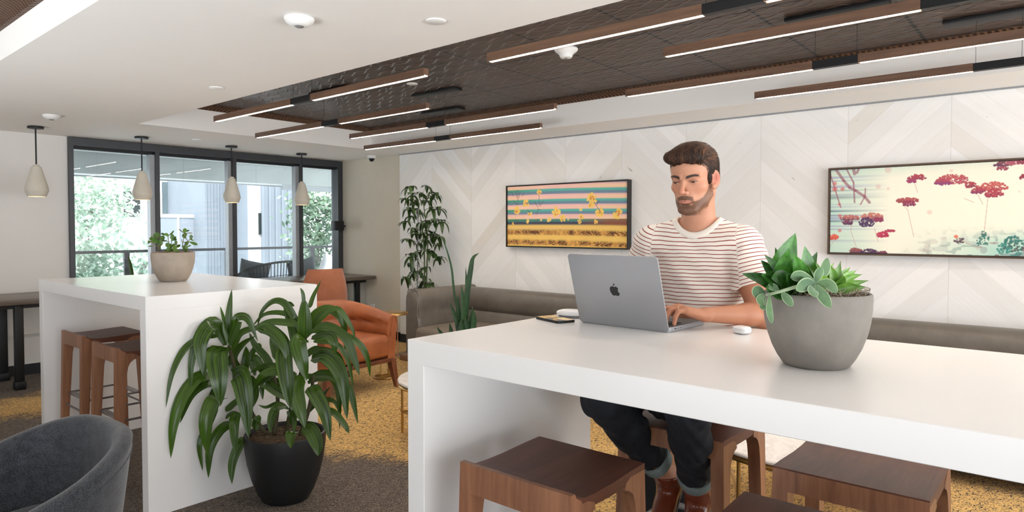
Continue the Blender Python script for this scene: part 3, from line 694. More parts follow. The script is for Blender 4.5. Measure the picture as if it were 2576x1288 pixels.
# ------------------------------------------------------------------ framed pictures (painted on a fine vertex grid)
def h2(a): return np.array([((c/255/12.92) if c/255 <= .04045 else ((c/255+.055)/1.055)**2.4) for c in a])
def pix_on_wall(px, py, X):
    d = at(px, py, 1)-Vector((0, 0, CAM_H)); t = X/d.x
    return d.y*t, CAM_H+d.z*t
def vnoise(U, V, seed, fx, fy):
    r = np.random.RandomState(seed); g = r.rand(64, 64)
    x = U*fx; y = V*fy; xi = np.floor(x).astype(int); yi = np.floor(y).astype(int); fx_ = x-xi; fy_ = y-yi
    fx_ = fx_*fx_*(3-2*fx_); fy_ = fy_*fy_*(3-2*fy_)
    G = lambda a, b: g[a % 64, b % 64]
    return (G(xi, yi)*(1-fx_)+G(xi+1, yi)*fx_)*(1-fy_)+(G(xi, yi+1)*(1-fx_)+G(xi+1, yi+1)*fx_)*fy_
def picture(y1, y0, z0, z1, paint, name, label, fcol, nx=560, rim=.012):
    X = XR-.06; dep = .055
    o = empty('framed_picture', (X, (y0+y1)/2, (z0+z1)/2), 0, label, 'picture', 'framed flower pictures on the chevron wall')
    cy, cz = o.location.y, o.location.z; w, h = (y1-y0)/2, (z1-z0)/2
    fr = MB()
    pr = [(-.001, 0), (-dep-.012, 0), (-dep-.012, rim), (-dep+.004, rim), (-.001, rim)]
    cs = [(w, h), (-w, h), (-w, -h), (w, -h)]
    rings = []
    for a, b in cs:
        rings.append([(x, a-math.copysign(i, a), b-math.copysign(i, b)) for x, i in pr])
    fr.loft(rings+[rings[0]], True, False); fr.build('frame', fcol, o, 30)
    W, H = w-rim-.004, h-rim-.004
    ny = int(nx*H/W); us = np.linspace(0, 1, nx); vs_ = np.linspace(0, 1, ny); U, V = np.meshgrid(us, vs_)
    YY = cy+W-2*W*U; ZZ = cz+H-2*H*V
    col = np.clip(paint(U, V, YY, ZZ), 0, 1)
    vv = np.stack([np.full(U.size, -dep), (YY-cy).ravel(), (ZZ-cz).ravel()], 1)
    idx = np.arange(nx*ny).reshape(ny, nx)
    f = np.stack([idx[:-1, :-1], idx[1:, :-1], idx[1:, 1:], idx[:-1, 1:]], -1).reshape(-1, 4)
    me = bpy.data.meshes.new('canvas'); me.from_pydata(vv.tolist(), [], f.tolist()); me.update()
    ca = me.color_attributes.new('paint', 'FLOAT_COLOR', 'POINT')
    ca.data.foreach_set('color', np.concatenate([col.reshape(-1, 3), np.ones((U.size, 1))], 1).astype('f').ravel())
    q = NT(name); a = q.n('ShaderNodeVertexColor', layer_name='paint'); q.set(Base_Color=a.outputs[0], Roughness=.45); me.materials.append(q.mat)
    c = bpy.data.objects.new('canvas', me); COL.objects.link(c); c.parent = o
    MB().box(-dep+.004, -.003, -w+rim, w-rim, -h+rim, h-rim).build('backing', M['black_trim'], o, 0)
    return o
def blend(c, m, rgb):
    m = np.clip(m, 0, 1)[..., None]; return c*(1-m)+h2(rgb)*m
def dotcloud(c, YY, ZZ, px, py, rx, ry, n, r, rgb, seed, X=5.29, rgb2=None):
    rs = np.random.RandomState(seed); y, z = pix_on_wall(px, py, X); k = .0029
    acc = np.zeros(YY.shape)
    for i in range(n):
        a = rs.uniform(0, 2*PI); d = math.sqrt(rs.rand()); oy = y-d*math.cos(a)*rx; oz = z+d*math.sin(a)*ry - .35*ry*(math.cos(a)*d)**2
        rr = r*rs.uniform(.6, 1.3)
        s = (YY-oy)**2+(ZZ-oz)**2
        acc = np.maximum(acc, np.clip(1.6*(1-s/(rr*rr)), 0, 1))
    c = blend(c, acc, rgb)
    if rgb2: c = blend(c, acc*np.clip((z-ZZ)/ry*.8+.3, 0, .8)*(vnoise(YY*40, ZZ*40, seed, 3, 3) > .4), rgb2)
    return c
def line(c, YY, ZZ, pts, wd_, rgb, X=5.29, k=1.0):
    for (ax, ay), (bx, by) in zip(pts[:-1], pts[1:]):
        A = np.array(pix_on_wall(ax, ay, X)); B = np.array(pix_on_wall(bx, by, X)); D = B-A; L2 = D@D
        t = np.clip(((YY-A[0])*D[0]+(ZZ-A[1])*D[1])/L2, 0, 1)
        s = (YY-A[0]-t*D[0])**2+(ZZ-A[1]-t*D[1])**2
        c = blend(c, k*np.clip(1.5*(1-s/wd_**2), 0, 1), rgb)
    return c
def paint1(U, V, YY, ZZ):
    v = V-.045*np.clip(U-.35, 0, 1)**1.5*1.6*np.clip(1-V, 0, 1)
    # stripe list
    c = np.zeros(U.shape+(3,))+h2((112, 138, 162))
    def band(a, b, rgb, soft=.006, k=1):
        nonlocal c
        m = 1/(1+np.exp(-(v-a)/soft*2))*1/(1+np.exp((v-b)/soft*2)); c = blend(c, k*m, rgb)
    for i, s in enumerate((.06, .225, .39, .55)):
        band(s, s+.04, (84, 190, 172) if i < 3 else (60, 140, 110), .008, .95)
        c = blend(c, (1-np.clip(U*3, 0, 1))*((v > s) & (v < s+.045))*.6, (52, 140, 92))
    for s, e in ((-.02, .06), (.15, .228), (.315, .39), (.475, .55)):
        band(s, e, (250, 212, 176), .006); band(s, s+.02, (242, 178, 190), .01, .7*1)
        c = blend(c, np.clip(1-np.abs(U-.45)*2.2, 0, 1)*((v > s) & (v < e))*.5, (246, 190, 200))
    band(.595, .66, (52, 58, 84), .01)
    c = blend(c, ((V > .56) & (V < .75))*np.clip((U-.62)*4, 0, 1)*.8, (150, 84, 48))
    tex = vnoise(U, V, 3, 60, 14)*.6+vnoise(U, V, 4, 130, 40)*.4
    br = h2((138, 76, 36))*(1-tex[..., None])+h2((250, 190, 96))*tex[..., None]
    br = np.where((vnoise(U+.02*np.sin(V*60), V, 8, 150, 30)*.6+vnoise(U, V, 31, 23, 9)*.5 > .64)[..., None], h2((96, 50, 24)), br)
    m = (1/(1+np.exp(-(V-.72)/.004)))[..., None]; c = c*(1-m)+br*m
    for s, e in ((.645, .725), (.81, .895), (.975, 1.02)):
        mm = 1/(1+np.exp(-(V-s-.02*U**3)/.006))*1/(1+np.exp((V-e-.03*U**3)/.008)); c = blend(c, mm*.96, (247, 208, 112))
    k = lambda x, y: (1240+x/5.855, 430+y/5.855)
    for x, y, r in [(675, 305, .022), (480, 475, .028), (345, 590, .032), (540, 625, .020), (930, 600, .036), (1455, 400, .042), (1440, 490, .026), (1570, 600, .034), (1830, 610, .038), (1020, 690, .026), (820, 715, .020), (1300, 670, .020), (1270, 740, .018), (1510, 745, .016), (510, 740, .016), (290, 775, .012)]:
        px, py = k(x, y); r *= 1.2; c = dotcloud(c, YY, ZZ, px, py, r, r, 16, r*.42, (250, 210, 104), x)
        c = dotcloud(c, YY, ZZ, px, py+2, r*.6, r*.5, 5, r*.22, (222, 138, 62), x+1)
    for x, y, r in [(1290, 565, .020), (820, 715, .02), (705, 722, .014), (1105, 715, .012), (515, 738, .014)]:
        px, py = k(x, y); yy, zz = pix_on_wall(px, py, 5.29); s = np.sqrt((YY-yy)**2+(ZZ-zz)**2)
        c = blend(c, np.clip((r-s)/.003, 0, 1)*.7, (252, 232, 180)); c = blend(c, np.clip((r*.7-s)/.003, 0, 1), (246, 204, 92))
    for pts in ([(360, 280), (365, 500)], [(330, 300), (350, 400)], [(395, 300), (375, 400)], [(270, 310), (300, 370)], [(450, 320), (430, 370)], [(675, 340), (680, 520)], [(735, 440), (690, 520)], [(610, 450), (660, 540)], [(640, 640), (660, 560), (700, 580)], [(500, 570), (540, 630)], [(300, 440), (350, 500)], [(330, 710), (380, 770)], [(600, 770), (660, 710)], [(1500, 480), (1600, 640)], [(1560, 440), (1520, 500)]):
        c = line(c, YY, ZZ, [k(*p) for p in pts], .0032, (74, 62, 52), k=.85)
    return c
def paint2(U, V, YY, ZZ):
    c = np.zeros(U.shape+(3,))+h2((246, 243, 224))
    n = vnoise(U, V, 11, 7, 5); st = vnoise(U*.3, V, 12, 3, 60)
    left = np.clip(1-U*3.6, 0, 1)
    c = blend(c, left*(.45+.5*n), (168, 214, 200)); c = blend(c, left*np.clip(st-.45, 0, 1)*1.5, (150, 150, 190)); c = blend(c, left*np.clip(vnoise(U*.3, V, 15, 3, 40)-.6, 0, 1)*2, (60, 110, 120))
    c = blend(c, np.clip(1-V*7, 0, 1)*.5*n, (190, 224, 208))
    low = np.clip((V-.68)/.25, 0, 1)*np.clip((U-.30)*2.0, 0, 1)
    c = blend(c, low*(.5+.5*n), (128, 204, 190))
    rd = vnoise(U, V, 21, 26, 16); c = blend(c, low*(rd > .66)*.5, (110, 96, 120)); c = blend(c, low*(vnoise(U, V, 22, 50, 30) > .72)*.8, (50, 120, 112))
    c = blend(c, low*(vnoise(U, V, 23, 30, 22) > .8)*.7, (150, 84, 96))
    k = lambda x, y: (2040+x/4.024, 360+y/4.024)
    for pts, w in (([(250, 265), (330, 380), (390, 450), (450, 480), (540, 540), (590, 600)], .012), ([(360, 265), (430, 400), (440, 600)], .007), ([(430, 265), (440, 310)], .014), ([(480, 265), (465, 300)], .01), ([(550, 460), (545, 540), (500, 620)], .006), ([(190, 300), (290, 620), (300, 650)], .006)):
        c = line(c, YY, ZZ, [k(*p) for p in pts], w, (150, 84, 104), k=.75)
    for x, y, r in ((240, 410, .018), (240, 465, .022), (318, 465, .018), (285, 620, .014), (780, 270, .026), (680, 440, .02), (780, 460, .014), (1200, 700, .02), (290, 735, .016), (290, 885, .016), (1420, 280, .014), (2110, 490, .01)):
        px, py = k(x, y); yy, zz = pix_on_wall(px, py, 5.29); s = np.sqrt((YY-yy)**2+(ZZ-zz)**2)
        c = blend(c, np.clip((r-s)/.008, 0, 1)*(.75 if x < 500 else .25), (206, 92, 92))
    for pts in ([(1050, 410), (1080, 500)], [(930, 620), (980, 680), (1040, 950)], [(1690, 520), (1740, 620)], [(1790, 560), (1750, 930)], [(420, 810), (400, 880), (460, 1060)], [(240, 980), (180, 1060)], [(1550, 560), (1650, 600)], [(640, 860), (680, 1000)], [(1460, 960), (1560, 1000), (1700, 1080)]):
        c = line(c, YY, ZZ, [k(*p) for p in pts], .0026, (196, 150, 130), k=.6)
    F = [(1070, 345, .055, .018, 50, (170, 62, 78), (120, 50, 100)), (1020, 380, .03, .014, 30, (168, 60, 90), (120, 60, 130)), (1430, 365, .092, .032, 110, (186, 84, 88), (150, 60, 100)), (1330, 395, .045, .018, 40, (170, 66, 92), (110, 60, 130)),
         (1620, 420, .034, .018, 30, (168, 62, 72), (130, 50, 80)), (1830, 440, .082, .030, 90, (196, 92, 88), (150, 56, 76)), (1850, 505, .05, .024, 50, (178, 66, 80), (140, 50, 80)), (1690, 480, .034, .018, 28, (166, 60, 80), (120, 46, 96)),
         (975, 575, .068, .016, 60, (176, 84, 84), (130, 46, 70)), (990, 610, .038, .018, 30, (150, 50, 80), (110, 40, 90)), (610, 740, .075, .022, 80, (196, 120, 104), (110, 54, 100)), (560, 800, .05, .032, 60, (84, 50, 92), (66, 46, 90)), (390, 755, .066, .018, 60, (190, 112, 100), (70, 40, 80)), (370, 800, .034, .016, 30, (120, 60, 90), (60, 40, 80)), (690, 775, .034, .014, 24, (150, 54, 86), (120, 40, 90)),
         (720, 925, .042, .018, 40, (190, 50, 84), (170, 40, 80)), (800, 885, .030, .008, 20, (176, 52, 84), None), (225, 950, .036, .018, 30, (222, 96, 72), (200, 70, 60)), (450, 1090, .048, .020, 50, (150, 84, 84), (90, 50, 84)), (590, 1100, .062, .018, 60, (84, 50, 86), (60, 40, 80)), (720, 1110, .03, .012, 20, (120, 60, 84), None),
         (1950, 205, .05, .016, 40, (130, 70, 84), (70, 44, 84)), (1940, 250, .03, .012, 16, (150, 60, 84), None), (2060, 190, .04, .016, 24, (180, 90, 110), None), (2150, 175, .03, .02, 24, (150, 60, 80), None), (2150, 340, .02, .014, 14, (150, 50, 70), None), (2300, 420, .06, .02, 50, (170, 70, 90), (120, 50, 90)), (2500, 300, .05, .02, 50, (180, 80, 90), (120, 50, 90)),
         (1500, 980, .03, .02, 10, (90, 70, 80), None), (1740, 970, .035, .05, 26, (60, 120, 110), None), (2050, 1020, .06, .05, 60, (50, 120, 112), (100, 70, 70)), (1950, 1060, .04, .03, 20, (60, 140, 130), None), (1465, 945, .012, .008, 8, (226, 130, 100), None)]
    for i, (x, y, rx, ry, n_, a, b) in enumerate(F):
        px, py = k(x, y); c = dotcloud(c, YY, ZZ, px, py, rx, ry, int(n_*1.8), .0072, a, 100+i, rgb2=b)
    return c
M['frame_black'] = plain('frame_black', (30, 26, 24), .4)
M['frame_bronze'] = plain('frame_bronze', (84, 66, 52), .4, .3)
picture(4.545, 3.085, 1.203, 1.842, paint1, 'picture_striped_meadow', 'black framed picture of yellow flowers behind pastel stripes, left of the man', M['frame_black'], rim=.009)
picture(1.392, -.07, 1.203, 1.842, paint2, 'picture_umbels', 'bronze framed picture of magenta umbel flowers on cream, right of the man', M['frame_bronze'], rim=.012)

# ------------------------------------------------------------------ long desk under the windows
M['desk_top'] = wood('desk_top', (84, 74, 66), (118, 106, 96), .35, 1.0, 0)
dk_ = empty('window_desk', (1.2, 7.2, 0), 0, 'long dark wood desk with black metal legs running under the windows', 'desk')
MB().rbox(-4.1, 4.19, -.36, .38, .745, .79, .004, 2).build('desktop', M['desk_top'], dk_, 30)
fm = MB(); fm.box(-4.0, 4.1, -.27, -.23, .705, .744); fm.box(-4.0, 4.1, .25, .29, .705, .744); fm.build('apron', M['black_metal'], dk_, 0)
for x in (-3.0, .417, 3.97):
    for y in (-.25, .27):
        if x == 3.97 and y > 0: continue
        m = MB(); m.rbox(x-.034, x+.034, y-.03, y+.03, .0, .744, .012, 2); m.rbox(x-.043, x+.043, y-.04, y+.04, .0, .075, .012, 2)
        m.build('leg', M['black_metal'], dk_, 30)
po = empty('power_outlet', (XR-.001, 6.93, .30), 0, 'white wall outlet with a plugged cord under the desk end', 'outlet')
MB().rbox(-.012, 0, -.04, .04, 0, .115, .003, 2).build('cover_plate', M['device'], po, 30)
MB().tube(smooth_pts([(-.012, .0, .06), (-.05, .02, .02), (-.04, .08, .10), (-.03, .12, .28), (-.05, .10, .38)], 20), .006, 8).build('cord', plain('cord_grey', (190, 190, 186), .5), po)
# small black box sconce at the window end
sc_ = empty('wall_sconce', (5.27, 7.49, 1.37), 0, 'small black box sconce on the linen wall beside the narrow window', 'light')
MB().rbox(-.07, .06, -.055, .055, 0, .125, .003, 2).build('shade', M['black_metal'], sc_, 30)
MB().box(.06, .139, .02, .05, .05, .07).build('bracket', M['black_metal'], sc_, 0)
# ------------------------------------------------------------------ upholstery
def leather(name, c0, c1, rough=.45, cloth=False):
    q = NT(name); p = q.pos(); n = q.noise(p, 4, 4, .6)
    q.set(Base_Color=q.mix(q.ramp(n, [(.3, 0.), (.7, 1.)]), hexc(*c0), hexc(*c1)), Roughness=rough)
    if cloth:
        w = q.noise(q.map(p, (260, 260, 260)), 1, 2, .6); q.bump(w, .35, .002); q.set(Sheen_Weight=.25, Sheen_Roughness=.5)
    else:
        q.bump(q.m('ADD', q.noise(p, 130, 3, .5), q.m('MULTIPLY', q.noise(p, 9, 3, .6, 1.0), 2.0)), .12, .004)
    return q.mat
M['cognac'] = leather('cognac_leather', (142, 80, 46), (172, 102, 62), .42)
M['rust'] = leather('rust_weave', (150, 90, 62), (182, 116, 84), .8, True)
M['taupe'] = leather('taupe_leather', (94, 87, 78), (114, 107, 97), .42)
M['taupe_seat'] = leather('taupe_seat', (112, 102, 90), (130, 119, 106), .5)
q = NT('charcoal_felt'); p = q.pos(); n1 = q.noise(p, 260, 3, .7); n2 = q.noise(p, 30, 3, .5)
q.set(Base_Color=q.ramp(q.m('ADD', q.m('MULTIPLY', n1, .75), q.m('MULTIPLY', n2, .25)), [(.38, hexc(36, 38, 42)), (.62, hexc(76, 79, 84))]), Roughness=.95, Sheen_Weight=.35, Specular_IOR_Level=.1)
q.bump(n1, .5, .002); M['felt'] = q.mat
M['brass'] = plain('brass', (196, 156, 92), .28, .9, var=.05)
q = NT('marble'); p = q.pos(); n = q.noise(q.map(p, (2.2, 4.5, 3)), 1.3, 5, .6, .5)
q.set(Base_Color=q.ramp(n, [(.3, hexc(224, 216, 208)), (.47, hexc(236, 230, 224)), (.51, hexc(222, 215, 209)), (.55, hexc(238, 233, 228))]), Roughness=.18); M['marble'] = q.mat
M['chair_wood'] = wood('chair_wood', (92, 52, 34), (132, 80, 54), .4, 1, 2)
def shell(m, a, d, e, th, zb, ztop, zin, taper=.0, nseg=56, span=1.0, crease=None, roundr=None, flare=0):
    """U-shaped upholstered shell open towards -y. a half width, d depth of the arms forward of the centre"""
    rings = []
    for i in range(nseg+1):
        t = -1+2*i/nseg; t *= span
        # path : straight arms then a super-elliptic back
        L = d; arc = PI*a*.5*1.12; tot = L+arc; s = abs(t)*tot
        if s < arc:
            ph_ = PI/2*(1-s/arc); c_, s_ = math.cos(ph_), math.sin(ph_)
            x = a*abs(c_)**(2/e); y = a*.92*abs(s_)**(2/e)
        else: x, y = a, -(s-arc)
        x *= math.copysign(1, t) if t != 0 else 1
        rings.append((x, y, abs(t)))
    P2 = [Vector((x, y, 0)) for x, y, _ in rings]; out = []
    for i, (x, y, t) in enumerate(rings):
        T = (P2[min(i+1, nseg)]-P2[max(i-1, 0)]).normalized(); N = Vector((T.y, -T.x, 0))     # inward normal checked below
        if N.dot(Vector((x, y-.0, 0))) > 0: N = -N
        zt = ztop(t); r = th/2; ring = []
        pts2 = []      # (offset inwards, z)
        for k in range(8):
            z = zb+(zt-r-zb)*k/7; tp = taper*(1-(z-zb)/(zt-zb)); pts2.append((tp, z))
        for k in range(1, 8):
            an = PI*k/8; pts2.append((r-r*math.cos(an), zt-r+r*math.sin(an)))
        for k in range(12):
            z = (zt-r)+(zin-(zt-r))*k/11; o_ = th
            if crease: o_ += crease(t, z)
            pts2.append((o_+taper*.6*(1-(z-zb)/(zt-zb)), z))
        pts2.append((th+taper*.6, zb))
        for o_, z in pts2:
            ring.append(Vector((x, y, z))+N*o_)
        out.append(ring)
    m.loft(out, True, True); return m
# cognac tub armchair
ac = empty('armchair', (3.40, 4.86, 0), math.radians(4), 'cognac leather tub armchair with wooden legs beside the round brass side table', 'chair')
crs = lambda t, z: .018*math.exp(-((z-.62)/.05)**2) + -.022*math.exp(-((z-.565)/.012)**2)*(1 if t < .82 else 0) + .02*math.exp(-((z-.50)/.05)**2)
zt = lambda t: .745-.115*(max(0, (t-.25)/.75))**1.6
shell(MB(), .40, .33, 2.5, .095, .24, zt, .43, .03, crease=crs).build('shell', M['cognac'], ac, 60)
m = MB(); m.rbox(-.315, .315, -.35, .30, .27, .47, .055, 5); m.build('seat_cushion', M['cognac'], ac, 60)
m = MB(); m.tube(smooth_pts([(.395, -.335, .25), (.398, -.338, .45), (.392, -.335, .60), (.37, -.333, .625), (.345, -.333, .60), (.32, -.335, .45)], 24), .004, 6); m.build('piping', M['cognac'], ac)
MB().rbox(-.35, .35, -.335, .30, .225, .262, .008, 2).build('base_frame', M['chair_wood'], ac, 30)
for sx in (-1, 1):
    for y, dy in ((-.31, -.03), (.24, .06)):
        MB().loft([[(sx*(.345+s*.035)+u*w, y+dy*s+v*w, .25*(1-s)) for u, v in ((-1, -1), (1, -1), (1, 1), (-1, 1))] for s, w in ((0, .030), (1, .016))]).build('leg', M['chair_wood'], ac, 30)
# high-back desk chair, rust weave
hc = empty('desk_chair', (4.13, 6.25, 0), math.radians(-14), 'rust woven high-back chair at the long desk, behind the cognac armchair', 'chair')
m = MB(); rings = []
for k in range(12):
    s = k/11; z = .40+.57*s; w = .262-.075*max(0, (s-.45)/.55)**1.4; y = -.20-.10*s; bow = .05
    hw = [(u, ) for u in range(9)]
    front = []; back = []
    for j in range(11):
        u = -1+2*j/10; e_ = .030 if k not in (0, 11) else .012
        front.append((u*w, y+bow*u*u+e_*(1-u**8*.8), z)); back.append((u*w, y+bow*u*u-e_*(1-u**8*.8), z))
    rings.append(front+back[::-1])
m.loft(rings, True, True); m.build('backrest', M['rust'], hc, 70)
MB().rbox(-.24, .24, -.22, .25, .38, .47, .035, 4).build('seat', M['rust'], hc, 60)
for sx in (-1, 1):
    for sy in (-1, 1): MB().tube([(sx*.19, sy*.18, .385), (sx*.23, sy*.22, 0)], [.014, .010], 8).build('leg', M['black_metal'], hc)
# round brass side table
sd = empty('side_table', (4.05, 4.90, 0), 0, 'small round brass side table between the cognac armchair and the taupe sofa', 'table')
MB().lathe([(0, .605), (.142, .605), (.148, .60), (.148, .588), (.142, .585), (0, .585)], n=56).build('top', M['brass'], sd, 40)
m = MB(); m.tube([(-.02, .0, .586), (-.05, .0, .03)], .009, 10); m.build('pole', M['brass'], sd)
m = MB(); m.tube([(-.09+.10*math.cos(t), -.0+.10*math.sin(t), .010) for t in [2*PI*j/40 for j in range(40)]], .009, 8, closed=True); m.tube([(-.19, 0, .010), (.01, 0, .010)], .008, 8); m.tube([(-.05, 0, .01), (-.05, 0, .04)], .009, 8); m.build('base_ring', M['brass'], sd)
m = MB(); m.tube([(-.085, .03, .586), (-.12, .03, .012)], .006, 8); m.build('pole', M['brass'], sd)
# marble coffee tables
def coffee(x, y, r, z, label, nleg=4, rot=0.):
    o = empty('coffee_table', (x, y, 0), rot, label, 'table', 'round marble coffee tables with brass legs')
    MB().lathe([(0, z-.020), (r-.008, z-.020), (r, z-.014), (r, z-.006), (r-.006, z), (0, z)], n=72).build('marble_top', M['marble'], o, 40)
    m = MB(); R = r-.012
    m.tube([(R*math.cos(t), R*math.sin(t), z-.033) for t in [2*PI*j/64 for j in range(64)]], .0125, 8, closed=True); m.build('brass_rim', M['brass'], o)
    for k in range(nleg):
        a = 2*PI*k/nleg+PI/4; c_, s_ = math.cos(a), math.sin(a); Rk = R-.004
        MB().tube([(Rk*c_, Rk*s_, z-.03), (Rk*c_, Rk*s_, .19), (Rk*c_, Rk*s_, .10), (Rk*c_, Rk*s_, 0)], [.009, .008, .010, .008], 10).build('leg', M['brass'], o)
        b = a+2*PI/nleg; mid = ((c_+math.cos(b))*R*.46, (s_+math.sin(b))*R*.46)
        MB().tube(smooth_pts([(Rk*c_, Rk*s_, .175), (Rk*c_*.95+mid[0]*.05, Rk*s_*.95+mid[1]*.05, .145), (mid[0], mid[1], .135), (Rk*math.cos(b)*.95+mid[0]*.05, Rk*math.sin(b)*.95+mid[1]*.05, .145), (Rk*math.cos(b), Rk*math.sin(b), .175)], 24), .0075, 8).build('stretcher', M['brass'], o)
    return o
coffee(3.17, 3.16, .40, .395, 'round marble coffee table partly hidden behind the near end of the front white table', rot=math.radians(-12))
coffee(3.36, .98, .50, .40, 'round marble coffee table seen under the front white table behind the stool legs', rot=math.radians(28))
# long taupe sofa with a return
sf = empty('sofa', (4.75, 2.3, 0), 0, 'long taupe leather corner sofa with a wooden plinth along the chevron wall', 'sofa')
def bolster(m, p0, p1, prof, capround=True):
    """sweep a y-z style profile (offset towards n, z) from p0 to p1"""
    p0, p1 = Vector(p0), Vector(p1); T = (p1-p0).normalized(); N = Vector((-T.y, T.x, 0)); Ln = (p1-p0).length
    st = [0, .015, .05, .12]+[k/10*(Ln-.24)+.12 for k in range(1, 10)]+[Ln-.12, Ln-.05, Ln-.015, Ln]
    rings = []; cx = sum(a for a, b in prof)/len(prof); cz = sum(b for a, b in prof)/len(prof)
    for s in st:
        e = min(s, Ln-s); k = 1 if e > .05 else .90+.10*math.sin(min(1, e/.05)*PI/2)
        rings.append([p0+T*s+N*(cx+(a-cx)*k)+Vector((0, 0, cz+(b-cz)*k)) for a, b in prof])
    m.loft(rings, True, True); return m
def rprof(a0, a1, z0, z1, r, n=5):
    return rrect(a0, a1, z0, z1, r, n)
bx, Y1, Y0 = 5.285-4.75, 5.13-2.3, -1.0-2.3
backp = [(0, .14), (0, .70), (.012, .745), (.05, .765), (.12, .770), (.19, .760), (.232, .725), (.245, .66), (.240, .60), (.222, .555), (.205, .542), (.222, .528), (.25, .48), (.26, .42), (.26, .14)]
m = MB(); yy = Y1
for y_a, y_b in ((Y1, 1.10), (1.10, -.85), (-.85, Y0)):
    rings = []; Ln = y_a-y_b
    for s in [0, .006, .02, .06]+[Ln*k/12 for k in range(1, 12)]+[Ln-.06, Ln-.02, Ln-.006, Ln]:
        e = min(s, Ln-s); k = 1-.035*max(0, 1-e/.03)
        rings.append([(bx-a*k, y_a-s, .14+(z-.14)*(1-.5*(1-k))) for a, z in backp])
    m.loft(rings, True, True)
m.build('backrest', M['taupe'], sf, 50)
m = MB(); rings = []; xa, xb = 4.40-4.75, bx-.02; Ln = xb-xa
armp = [(0, .14), (0, .70), (.010, .76), (.04, .785), (.09, .79), (.14, .78), (.172, .74), (.18, .68), (.176, .62), (.160, .585), (.176, .55), (.19, .48), (.19, .14)]
for s in [0, .004, .012, .03, .06]+[.06+(Ln-.06)*k/14 for k in range(1, 15)]:
    k = 1-.05*max(0, 1-s/.03); cr = 0 if s < .22 else min(1, (s-.22)/.03)
    rings.append([(xa+s, Y1-.02-.0+.0-(a if not (.57 < z < .60) else .176-(.176-a)*cr)*k, .14+(z-.14)*k) for a, z in armp])
m.loft(rings, True, True); m.build('armrest', M['taupe'], sf, 50)
m = MB(); m.tube(smooth_pts([(xa+.02, Y1-.030, .16), (xa+.012, Y1-.03, .5), (xa+.014, Y1-.03, .74), (xa+.016, Y1-.06, .783), (xa+.016, Y1-.14, .783), (xa+.014, Y1-.185, .74), (xa+.012, Y1-.2, .5)], 30), .004, 6); m.build('piping', M['taupe'], sf)
for a, b in ((1.75, Y1-.215), (-.1, 1.745), (-1.9, -.105), (Y0, -1.905)):
    MB().rbox(xa-.07, bx-.245, a, b, .15, .43, .05, 5).build('seat_cushion', M['taupe_seat'], sf, 60)
MB().rbox(xa-.10, bx-.02, Y0, Y1-.03, .085, .145, .008, 2).build('plinth', wood('plinth_wood', (92, 58, 32), (140, 94, 56), .45, 1, 1), sf, 30)
for y in (Y1-.15, 1.0, -.9, Y0+.1):
    for x in (xa+.02, bx-.1): MB().box(x-.03, x+.03, y-.03, y+.03, 0, .086).build('foot', M['black_trim'], sf, 0)

# charcoal felt tub chair, cropped by the lower left corner
tc = empty('tub_chair', (.575, 2.62, 0), math.radians(-86), 'charcoal felt tub chair cropped by the lower left corner of the photo', 'chair')
zt2 = lambda t: .705-.21*max(0, (t-.18)/.82)**1.45
shell(MB(), .37, .28, 2.2, .062, .16, zt2, .36, .07, nseg=72).build('shell', M['felt'], tc, 70)
pts = []
for i in range(61):
    t = -1+2*i/60; a, d, e = .37, .28, 2.2; arc = PI*a*.5*1.12; tot = d+arc; s = abs(t)*tot
    if s < arc:
        ph_ = PI/2*(1-s/arc); x = a*abs(math.cos(ph_))**(2/e); y = a*.92*abs(math.sin(ph_))**(2/e)
    else: x, y = a, -(s-arc)
    pts.append((math.copysign(x, t)*.982, y*.982 if y > 0 else y, zt2(abs(t))-.055))
MB().tube(pts, .0028, 6).build('seam_piping', M['felt'], tc)
MB().rbox(-.28, .28, -.27, .27, .18, .39, .05, 5).build('seat_cushion', M['felt'], tc, 60)
for sx in (-1, 1):
    for sy in (-1, 1): MB().tube([(sx*.2, sy*.2, .20), (sx*.25, sy*.24, 0)], [.018, .012], 10).build('leg', M['chair_wood'], tc)

# ------------------------------------------------------------------ floor plants
def strap(t): return max(0., min(1, t*5+.35))*(1-max(0, (t-.30)/.70)**2.2)**.85 if t < 1 else 0
M['pot_black'] = plain('pot_black', (24, 25, 27), .5, var=.1, vscale=6, bump=.05)
dp = empty('dracaena', (1.845, 3.09, 0), 0, 'leafy striped dracaena in a matte black round pot in front of the farther white table', 'potted plant')
MB().lathe([(0, .0), (.10, .0), (.118, .006), (.142, .05), (.168, .12), (.188, .20), (.200, .28), (.203, .33), (.201, .345), (.192, .347), (.186, .34), (.186, .30), (0, .29)], n=64).build('pot', M['pot_black'], dp, 50)
m = MB(); m.lathe([(0, .318), (.10, .318), (.187, .312)], n=40)
rnd = random.Random(8); moss_tangle(m, .175, .318, 700, .0011, .02); m.build('moss', plain('moss_brown', (118, 98, 78), .9, var=.35, vscale=60), dp, 180)
dv = Vector((1.845, 3.09, .6))-Vector((0, 0, CAM_H)); DD = dv.dot(_fw)
DL = lambda x, y, dz=0: W2L(dp, at(340+x/2.118, 680+y/2.118, DD+dz))
stm = MB()
for pts in ([(700, 880), (620, 760), (560, 620), (520, 480), (500, 400)], [(800, 890), (840, 700), (890, 520), (905, 380), (910, 300)], [(880, 880), (930, 720), (950, 560)], [(740, 880), (760, 700), (740, 560)]):
    stm.tube(smooth_pts([DL(x, y, .02) for x, y in pts], 14), [.012-.0003*k for k in range(14)], 10)
stm.build('stem', plain('dracaena_stem', (70, 66, 40), .8, var=.3, vscale=30), dp, 180)
